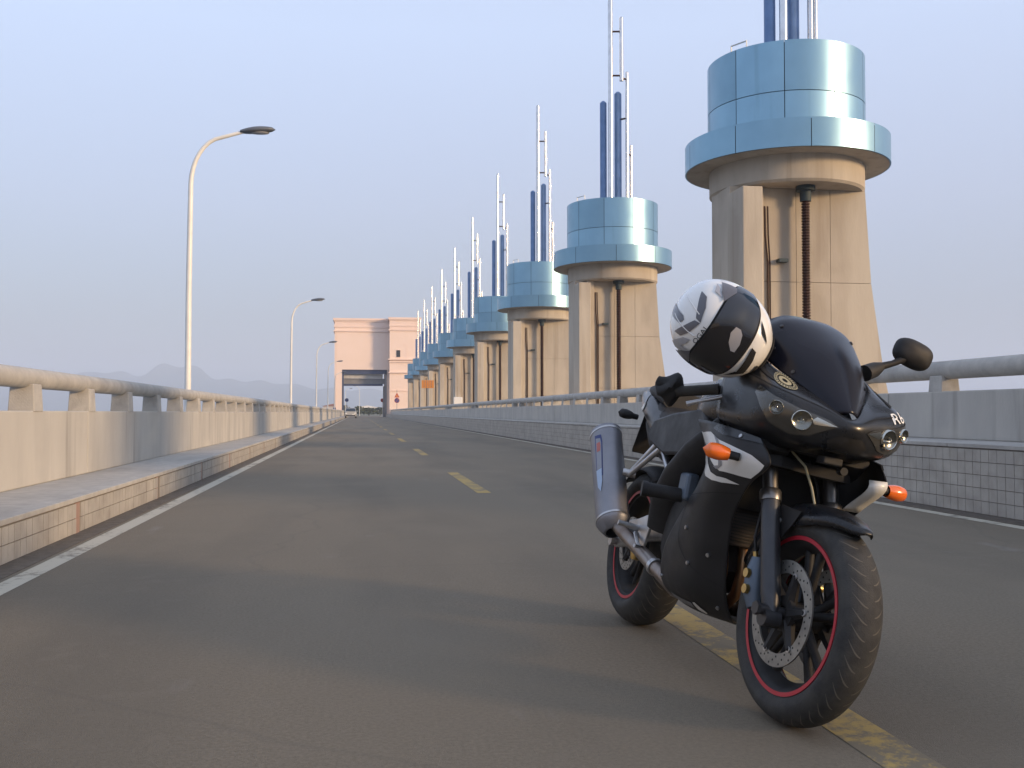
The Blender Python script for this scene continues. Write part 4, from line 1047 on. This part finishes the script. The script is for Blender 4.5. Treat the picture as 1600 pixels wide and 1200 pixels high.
# ---- swingarm, chain side, rear mudguard, side stand
for s in (-1, 1):
    MB().tube([(0.50, s * 0.10, 0.43), (0.30, s * 0.125, 0.40), (0.10, s * 0.128, 0.345), (-0.04, s * 0.128, 0.318)], [0.04, 0.045, 0.036, 0.03], n=14, flat=0.55, upv=(0, 0, 1)).build("swingarm", m_alu if s < 0 else m_alu, bike, smooth=50)
MB().lathe([(0.03, 0.0), (0.10, 0.0), (0.102, 0.004), (0.10, 0.008), (0.03, 0.008)], RA + V((0, 0.095, 0)), (0, 1, 0), n=45).build("rear_sprocket", m_alu, bike, smooth=40)
MB().tube([RA + V((0.0, 0.10, 0.10)), (0.25, 0.10, 0.43), (0.50, 0.10, 0.47)], 0.009, n=8, flat=0.5).tube([RA + V((0.0, 0.10, -0.10)), (0.25, 0.10, 0.30), (0.50, 0.10, 0.40)], 0.009, n=8, flat=0.5).build("drive_chain", m_pipe, bike, smooth=50)
MB().tube([RA + V((0.09, -0.092, 0.055)), RA + V((0.125, -0.092, 0.0)), RA + V((0.12, -0.092, -0.05))], [0.018, 0.026, 0.018], n=10).build("rear_caliper", m_brass, bike, smooth=45)
rows = []
for i in range(11):
    a = radians(60 + 70 * i / 10)
    rows.append([RA + V((-cos(a) * -1, 0, sin(a))) * (0.338 - 0.03 * abs(q) ** 2.5) + V((0, q * 0.095, 0)) for q in [-1 + 2 * k / 8 for k in range(9)]])
MB().grid(rows).build("rear_hugger", m_matte, bike, smooth=60, solid=0.003)
MB().plate([(-0.16, -0.075, 0.86), (-0.16, 0.075, 0.86), (-0.235, 0.075, 0.71), (-0.24, 0.07, 0.70), (-0.24, -0.07, 0.70), (-0.235, -0.075, 0.71)], (-0.006, 0, -0.004)).build("number_plate_hanger", m_matte, bike, bevel=0.002)
MB().loft([(0.22, 0, 0.70, 0.10, 0.05), (0.0, 0, 0.76, 0.09, 0.06), (-0.14, 0, 0.83, 0.07, 0.04)], n=16).build("undertray", m_matte, bike, smooth=50)
MB().tube([(0.58, 0.115, 0.31), (0.55, 0.20, 0.18), (0.53, 0.285, 0.070)], [0.013, 0.012, 0.012], n=12).box(0.505, 0.555, 0.262, 0.31, 0.058, 0.068).build("side_stand", m_matte, bike, smooth=40)
# cables in the gap below the nose
MB().tube([(1.20, -0.06, 0.76), (1.245, -0.03, 0.72), (1.27, -0.01, 0.66), (1.285, 0.0, 0.615)], 0.004, n=7).build("cable", m_badge, bike, smooth=60)
MB().tube([(1.22, -0.11, 0.78), (1.205, -0.10, 0.73), (1.17, -0.075, 0.68)], 0.004, n=7).build("cable", m_matte, bike, smooth=60)

# ------------------------------------------------------------------ helmet hung over the right mirror
m_shell = M("white_helmet_shell", (0.74, 0.735, 0.71), 0.22, coat=0.7, world_co=False, c2=(0.70, 0.695, 0.67), scale=9)
m_hgrey = M("helmet_grey_graphic", (0.085, 0.085, 0.10), 0.3, coat=0.5)
m_hgrey2 = M("helmet_light_graphic", (0.34, 0.34, 0.36), 0.3, coat=0.5)
m_visor = M("dark_visor", (0.010, 0.010, 0.013), 0.10, coat=0.6)
m_lining = M("helmet_lining", (0.012, 0.012, 0.013), 0.95)
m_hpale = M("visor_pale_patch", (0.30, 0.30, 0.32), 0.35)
bm4 = Matrix.Translation(bike.location) @ bike.rotation_euler.to_matrix().to_4x4()
hc = bm4 @ V((1.10, -0.318, 1.088))
cm = cam.rotation_euler.to_matrix(); c_rt, c_up, c_fw = cm.col[0], cm.col[1], -cm.col[2]
toc = (V(cam.location) - hc).normalized()
hu = (c_rt * -0.83 + c_up * 0.555).normalized(); hu = (hu - toc * hu.dot(toc)).normalized()
ur = toc.cross(hu); ur = ur if ur.dot(c_rt) > 0 else -ur
hf = (toc * cos(radians(16)) * cos(radians(8)) - hu * sin(radians(16)) - ur * sin(radians(8))).normalized()
hz = (hu - hf * hu.dot(hf)).normalized(); hy = hz.cross(hf)
HA, HB, HCZ = 0.150, 0.138, 0.146
def h_r(az, el):
    dx, dy, dz = cos(el) * cos(az), cos(el) * sin(az), sin(el)
    r = (abs(dx / HA) ** 2.15 + abs(dy / HB) ** 2.15 + abs(dz / HCZ) ** 2.15) ** (-1 / 2.15)
    def ss(a, b, x): t = min(1, max(0, (x - a) / (b - a))); return t * t * (3 - 2 * t)
    chin = max(0, cos(az)) ** 1.5 * ss(radians(-2), radians(-38), el)
    back = max(0, -cos(az)) ** 2 * ss(radians(-10), radians(40), el) * ss(radians(75), radians(30), el)
    return r * (1 + 0.17 * chin + 0.05 * back)
def h_pt(az, el, d=0.0):
    r = h_r(az, el) + d
    return V((r * cos(el) * cos(az), r * cos(el) * sin(az), r * sin(el)))
def h_elmin(az):
    zb = -0.128 - 0.018 * max(0, cos(az))
    e = radians(-20)
    while e > radians(-70):
        if h_pt(az, e).z <= zb: break
        e -= radians(0.5)
    return e
hel = empty("motorcycle_helmet", hc)
hel.rotation_euler = Matrix((hf, hy, hz)).transposed().to_euler()
tag(hel, "white full-face helmet with dark visor hanging over the motorcycle's mirror", "helmet")
def h_shell(scale=1.0, n=64, m=40):
    rows = []
    for i in range(m + 1):
        row = []
        for j in range(n):
            az = 2 * pi * j / n; e0 = h_elmin(az)
            el_ = pi / 2 + (e0 - pi / 2) * i / m
            row.append(h_pt(az, el_) * scale if scale != 1 else h_pt(az, el_))
        rows.append(row)
    return MB().grid(rows, closed=True)
shell = h_shell().build("shell", m_shell, hel, smooth=60, solid=0.012)
h_shell(0.89).build("lining", m_lining, hel, smooth=60)
rows = []
for d, de in ((0.003, 0.05), (0.006, 0.0), (0.0, -0.03), (-0.02, -0.035)):
    rows.append([h_pt(2 * pi * j / 64, h_elmin(2 * pi * j / 64) + de, d) for j in range(64)])
MB().grid(rows, closed=True).build("neck_trim", m_lining, hel, smooth=60)
rad = radians
def hpatch(poly, name, m, d=0.0015, parent=None, cuts=4):
    return patch(lambda u, v: h_pt(rad(u), rad(v), d), poly, cuts).build(name, m, parent or hel, smooth=60)
# eyeport seal, visor (standing proud), pivots
def visor_grid(e, d, x=80):
    rows = []
    for i in range(19):
        t = -1 + 2 * i / 18
        row = []
        for j in range(41):
            az = -x - e + 2 * (x + e) * j / 40
            k = 1 - 0.55 * abs(az / (x + e)) ** 3.2
            top = (22 + e) * k + 1; bot = (-20 - e) * k
            row.append(h_pt(rad(az), rad(bot + (top - bot) * (t + 1) / 2), d * (1 - 0.0)))
        rows.append(row)
    return MB().grid(rows)
visor_grid(2.6, 0.0012).build("eyeport_seal", m_lining, hel, smooth=60)
vis = visor_grid(0, 0.0045).build("visor", m_visor, hel, smooth=60)
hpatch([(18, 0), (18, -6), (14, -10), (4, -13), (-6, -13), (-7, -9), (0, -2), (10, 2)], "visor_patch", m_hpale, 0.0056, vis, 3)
def g_pt(u, v, d):
    q = sqrt(0.5); k = V((q - v * q, u, q + v * q)).normalized()
    return h_pt(atan2(k.y, k.x), math.asin(k.z), d)
def gpatch(poly, name, m, d=0.0022, cuts=4): return patch(lambda u, v: g_pt(u, v, d), poly, cuts).build(name, m, hel, smooth=60)
CROWN = {"A": [(0.173, 1.849), (-0.262, 1.732), (-0.448, 1.203), (-0.29, 0.283), (-0.159, 0.198), (-0.101, 0.286), (-0.132, 1.805)], "B": [(0.584, 0.386), (0.516, 0.113), (0.298, -0.066), (0.006, -0.173), (0.022, -0.04), (0.242, 0.113)], "C": [(-1.621, 1.018), (-0.489, 0.023), (-0.421, -0.167), (-0.603, -0.097), (-1.891, 0.77)]}
for k, poly in CROWN.items():
    gpatch(poly, "crown_graphic", m_hgrey if k != "C" else m_hgrey2)
gpatch([(-u, v) for u, v in CROWN["B"]], "crown_graphic", m_hgrey)
for s in (-1, 1):
    hpatch([(s * a, b_) for a, b_ in ((76, 33), (68, 15), (58, 14), (50, 18), (38, 24), (52, 30))], "visor_pivot", m_hgrey, 0.0060)
    hpatch([(s * a, b_) for a, b_ in ((74, 38), (52, 38), (42, 27), (54, 31))], "pivot_cover", m_hgrey2, 0.0030)
    hpatch([(s * a, b_) for a, b_ in ((41, -22), (31, -30), (20, -39), (27, -27))], "chin_vent", m_lining, 0.0025)
hpatch([(8, -25), (6, -31), (-4, -34), (-26, -37), (-31, -29), (-12, -27)], "chin_vent", m_lining, 0.0025)
hpatch([(-9, -44), (-12, -52), (-24, -54), (-22, -46)], "chin_vent", m_lining, 0.0025)
# raised crown ridges
MB().tube([g_pt(-0.30 + 0.05 * t, -0.2 + 0.9 * t, 0.001) for t in [k / 12 for k in range(13)]], 0.0022, n=6).build("shell_ridge", m_shell, hel, smooth=60)
MB().tube([g_pt(0.12 + 0.2 * t, -0.05 + 0.9 * t, 0.001) for t in [k / 12 for k in range(13)]], 0.0022, n=6).build("shell_ridge", m_shell, hel, smooth=60)
vs, fs = text_mesh("OGAL", 1.0)
x0 = min(v[0] for v in vs); x1 = max(v[0] for v in vs)
def brow(x, y): return h_pt(rad(-12 + (x - (x0 + x1) / 2) / (x1 - x0) * 28), rad(27.2 + y * 7.5), 0.0020)
MB().add([brow(v[0], v[1]) for v in vs], fs).build("brow_lettering", m_lining, hel)
# ------------------------------------------------------------------ far things: car, signs, trees, houses
m_car = M("silver_car_paint", (0.50, 0.49, 0.46), 0.35, 0.3, coat=0.5)
m_glass_dark = M("car_glass", (0.02, 0.03, 0.045), 0.1)
m_sign_post = M("sign_post_grey", (0.25, 0.25, 0.25), 0.5, 0.5)
m_sign_orange = M("orange_sign", (0.62, 0.24, 0.035), 0.5)
m_sign_blue = M("blue_sign", (0.03, 0.045, 0.16), 0.5)
m_sign_red = M("red_sign", (0.45, 0.05, 0.03), 0.5)
m_leaf = M("far_leaves", (0.045, 0.062, 0.03), 0.9, c2=(0.07, 0.085, 0.04), scale=0.8)
m_bark = M("bark", (0.08, 0.06, 0.045), 0.9)
m_house = M("house_wall", (0.60, 0.54, 0.50), 0.85, c2=(0.52, 0.47, 0.44), scale=0.5)
m_roof = M("house_roof", (0.26, 0.12, 0.08), 0.85)
m_box = M("white_box_paint", (0.74, 0.73, 0.70), 0.5)

def car(x, y, label):
    r = empty("car", (x, y, 0)); tag(r, label, "car")
    prof = [(-0.86, 0.30), (-0.9, 0.62), (-0.88, 0.88), (-0.78, 0.98), (0.78, 0.98), (0.88, 0.88), (0.9, 0.62), (0.86, 0.30)]
    ys = [(0, 0.86, 0.02), (0.12, 0.97, 0.0), (1.1, 1.0, 0.06), (3.4, 1.0, 0.10), (4.2, 0.97, 0.06), (4.35, 0.9, 0.02)]
    rows = [[(px * sc, yy, pz + (dz if pz > 0.9 else 0)) for px, pz in prof] for yy, sc, dz in ys]
    mb = MB().grid(rows, closed=True); mb.ring_cap(rows[0], True); mb.ring_cap(rows[-1])
    mb.build("body", m_car, r, smooth=40)
    cab = [(1.0, 0.84, 1.0), (1.65, 0.70, 1.55), (3.1, 0.70, 1.60), (3.9, 0.80, 1.05)]
    rows = [[(-w, yy, 0.95), (-w * 0.96, yy, z), (w * 0.96, yy, z), (w, yy, 0.95)] for yy, w, z in cab]
    mb = MB().grid(rows, closed=True); mb.ring_cap(rows[0], True); mb.ring_cap(rows[-1]); mb.build("cabin", m_car, r)
    MB().add([(-0.74, 1.03, 1.06), (0.74, 1.03, 1.06), (0.63, 1.56, 1.50), (-0.63, 1.56, 1.50)], [(0, 1, 2, 3)]).move(lambda p: p + V((0, -0.03, 0.012))).build("windscreen", m_glass_dark, r)
    for s in (-1, 1):
        MB().plate([(s * 0.80, 1.35, 1.08), (s * 0.80, 3.6, 1.10), (s * 0.71, 3.05, 1.50), (s * 0.71, 1.7, 1.48)], (s * 0.02, 0, 0)).build("side_window", m_glass_dark, r)
        MB().box(*sorted((s * 0.50, s * 0.80)), -0.02, 0.05, 0.66, 0.80).build("headlight", m_white, r)
        for yy in (0.8, 3.5):
            w = MB().cyl((s * 0.68, yy, 0.31), (s * 0.88, yy, 0.31), 0.31, n=20).build("wheel", m_rubber, r, smooth=40)
            MB().cyl((s * 0.86, yy, 0.31), (s * 0.89, yy, 0.31), 0.19, n=14).build("rim", m_alu, w, smooth=40)
        MB().box(*sorted((s * 0.88, s * 1.02)), 1.3, 1.42, 1.0, 1.12).build("door_mirror", m_car, r)
    MB().box(-0.7, 0.7, -0.03, 0.03, 0.34, 0.48).build("bumper_grille", m_black, r)
    MB().box(0.22, 0.62, -0.045, 0.0, 0.50, 0.63).build("number_plate", m_white, r)
    return r
car(-1.15, 152, "silver car driving towards the camera at the gate")

# round blue sign with a warning triangle on one post, before the gatehouse
r = empty("road_sign", (7.05, 184.5, 0.59)); tag(r, "triangular warning sign above a round blue sign before the gatehouse", "road sign")
MB().cyl((0, 0, 0), (0, 0, 4.5), 0.045, n=10).build("post", m_sign_post, r, smooth=40)
dsk = MB().cyl((0, -0.06, 2.5), (0, -0.09, 2.5), 0.48, n=32).build("round_plate", m_sign_red, r, smooth=40)
MB().cyl((0, -0.091, 2.5), (0, -0.095, 2.5), 0.41, n=32).build("round_field", m_sign_blue, dsk, smooth=40)
MB().plate([(-0.27, -0.097, 2.19), (-0.2, -0.097, 2.16), (0.27, -0.097, 2.81), (0.2, -0.097, 2.84)], (0, -0.004, 0)).build("slash", m_sign_red, dsk)
tri = MB().plate([(-0.48, -0.06, 3.06), (0.48, -0.06, 3.06), (0, -0.06, 3.95)], (0, -0.03, 0)).build("triangle_plate", m_sign_red, r)
MB().plate([(-0.26, -0.091, 3.19), (0.26, -0.091, 3.19), (0, -0.091, 3.66)], (0, -0.004, 0)).build("triangle_field", m_sign_orange, tri)
# orange board on a post
r = empty("orange_sign", (6.98, 101, -0.6)); tag(r, "orange rectangular board on a thin post in front of the towers", "road sign")
MB().cyl((0, 0, 0), (0, 0, 4.8), 0.05, n=10).build("post", m_sign_post, r, smooth=40)
bo = MB().box(-0.62, 0.62, -0.09, -0.05, 3.95, 4.75).build("board", m_sign_orange, r, bevel=0.01)
for row in range(2):
    for k in range(4):
        x = -0.46 + k * 0.245; z = 4.0 + row * 0.38
        mb = MB(); mb.box(x, x + 0.18, -0.098, -0.09, z + 0.26, z + 0.30).box(x + 0.07, x + 0.11, -0.099, -0.09, z, z + 0.33).box(x + 0.01, x + 0.17, -0.0985, -0.09, z + 0.08, z + 0.12)
        mb.build("character", m_tile_pink, bo)
# white box near the foot of the fifth tower
r = MB().box(-0.35, 0.35, -0.3, 0.0, 0, 0.75).build("equipment_box", m_box, bevel=0.03); r.location = (TX - 1.40, TY + TS * 4 - 1.56, 1.35)
tag(r, "small white equipment box fixed to a tower pilaster above the rail", "box")
r = MB().box(-0.25, 0.25, -0.25, 0.25, 0, 0.75).build("control_cabinet", m_sign_blue, bevel=0.03); r.location = (-4.3, 183, 1.0)
tag(r, "small dark cabinet at the left foot of the pink gatehouse", "cabinet")
MB().box(-0.35, 0.35, -0.35, 0.35, -1.6, 0).build("cabinet_stand", m_conc, r)
# round blue sign inside the gate
r = empty("blue_sign", (-2.35, 205, 0)); tag(r, "small round blue sign on a pole inside the gate opening", "road sign")
MB().cyl((0, 0, 0), (0, 0, 3.6), 0.05, n=10).build("post", m_lamp_post, r, smooth=40)
MB().cyl((0, -0.06, 3.4), (0, -0.1, 3.4), 0.38, n=24).build("round_plate", m_sign_blue, r, smooth=40)
r = empty("red_sign", (4.75, 200, 0)); tag(r, "small red round sign at the right side of the gate opening", "road sign")
MB().cyl((0, 0, 0), (0, 0, 3.6), 0.05, n=10).build("post", m_lamp_post, r, smooth=40)
MB().cyl((0, -0.06, 3.3), (0, -0.1, 3.3), 0.38, n=24).build("round_plate", m_sign_red, r, smooth=40)

# far bank with trees and houses, seen through the gate
rows = [[(-90 + 180 * i / 24, 262 + 400 * j / 10, (-0.06 if j < 3 else -0.06 + 0.3 * (j - 3)) + (0 if abs(-90 + 180 * i / 24) < 60 else -9)) for i in range(25)] for j in range(11)]
tag(MB().grid(rows).build("far_bank", m_land, smooth=60), kind="structure")
def tree(x, y, h, w, label):
    r = empty("tree", (x, y, -0.06)); tag(r, label, "tree", "trees beyond the gatehouse")
    MB().tube([(0, 0, 0), (0.1, 0, h * 0.3), (0, 0.1, h * 0.7)], [0.16, 0.12, 0.04], n=8).build("trunk", m_bark, r, smooth=50)
    mb = MB()
    for k in range(420):
        a = random.uniform(0, 2 * pi); zz = random.uniform(0.22, 1.0); rr = w * sqrt(random.random()) * (0.55 + 0.6 * sin(pi * min(1, zz))) * (0.8 + 0.3 * sin(3 * a + x))
        c = V((rr * cos(a), rr * sin(a), h * zz)); s_ = random.uniform(0.16, 0.34)
        d1 = V((random.uniform(-1, 1), random.uniform(-1, 1), random.uniform(-1, 1))).normalized() * s_; d2 = V((random.uniform(-1, 1), random.uniform(-1, 1), random.uniform(-1, 1))).normalized() * s_
        mb.add([c - d1, c + d2, c + d1, c - d2], [(0, 1, 2, 3)])
    mb.build("crown", m_leaf, r)
for k, (x, y, h, w, lab) in enumerate([(0.2, 290, 2.6, 2.0, "leftmost low dark bush seen through the gate"), (3.0, 283, 2.2, 2.0, "low bush in the middle of the gate opening"), (6.2, 288, 2.3, 2.2, "right-hand low bush seen through the gate"), (8.6, 300, 2.8, 2.3, "taller bush at the right edge of the gate opening"), (-4.5, 300, 3.0, 2.2, "bush behind the silver car")]):
    tree(x, y, h, w, lab)
def house(x, y, w, d, h, label, roofm):
    r = empty("house", (x, y, 0.3)); tag(r, label, "house")
    MB().box(-w / 2, w / 2, 0, d, -1, h).build("wall", m_house, r)
    MB().plate([(-w / 2 - 0.5, -0.5, h), (w / 2 + 0.5, -0.5, h), (0, -0.5, h + 1.2)], (0, d + 1, 0)).build("roof", roofm, r)
    n = int(w / 3)
    for k in range(n):
        xx = -w / 2 + (k + 0.5) * w / n
        for z in ([1.0] if h < 4.5 else [1.0, 4.0]):
            MB().box(xx - 0.55, xx + 0.55, -0.06, 0.05, z, z + 1.4).build("window", m_window, r)
house(4.5, 520, 13, 9, 3.0, "pale house with a low roof seen through the gate", m_box)
house(-9.5, 420, 10, 8, 3.2, "reddish-roofed house left in the gate opening behind the car", m_roof)

# ------------------------------------------------------------------ evening haze
m_haze = bpy.data.materials.new("haze"); m_haze.use_nodes = True
hn, hl_ = m_haze.node_tree.nodes, m_haze.node_tree.links
hn.remove(hn["Principled BSDF"])
pv = hn.new("ShaderNodeVolumePrincipled"); pv.inputs["Color"].default_value = (0.70, 0.79, 0.92, 1); pv.inputs["Density"].default_value = HAZE_DENSITY
pv.inputs["Anisotropy"].default_value = 0.0
hl_.new(pv.outputs[0], hn["Material Output"].inputs["Volume"])
hz_o = MB().box(-5000, 5000, -5000, 5000, -9.6, 222).build("haze", m_haze)
tag(hz_o, kind="stuff")
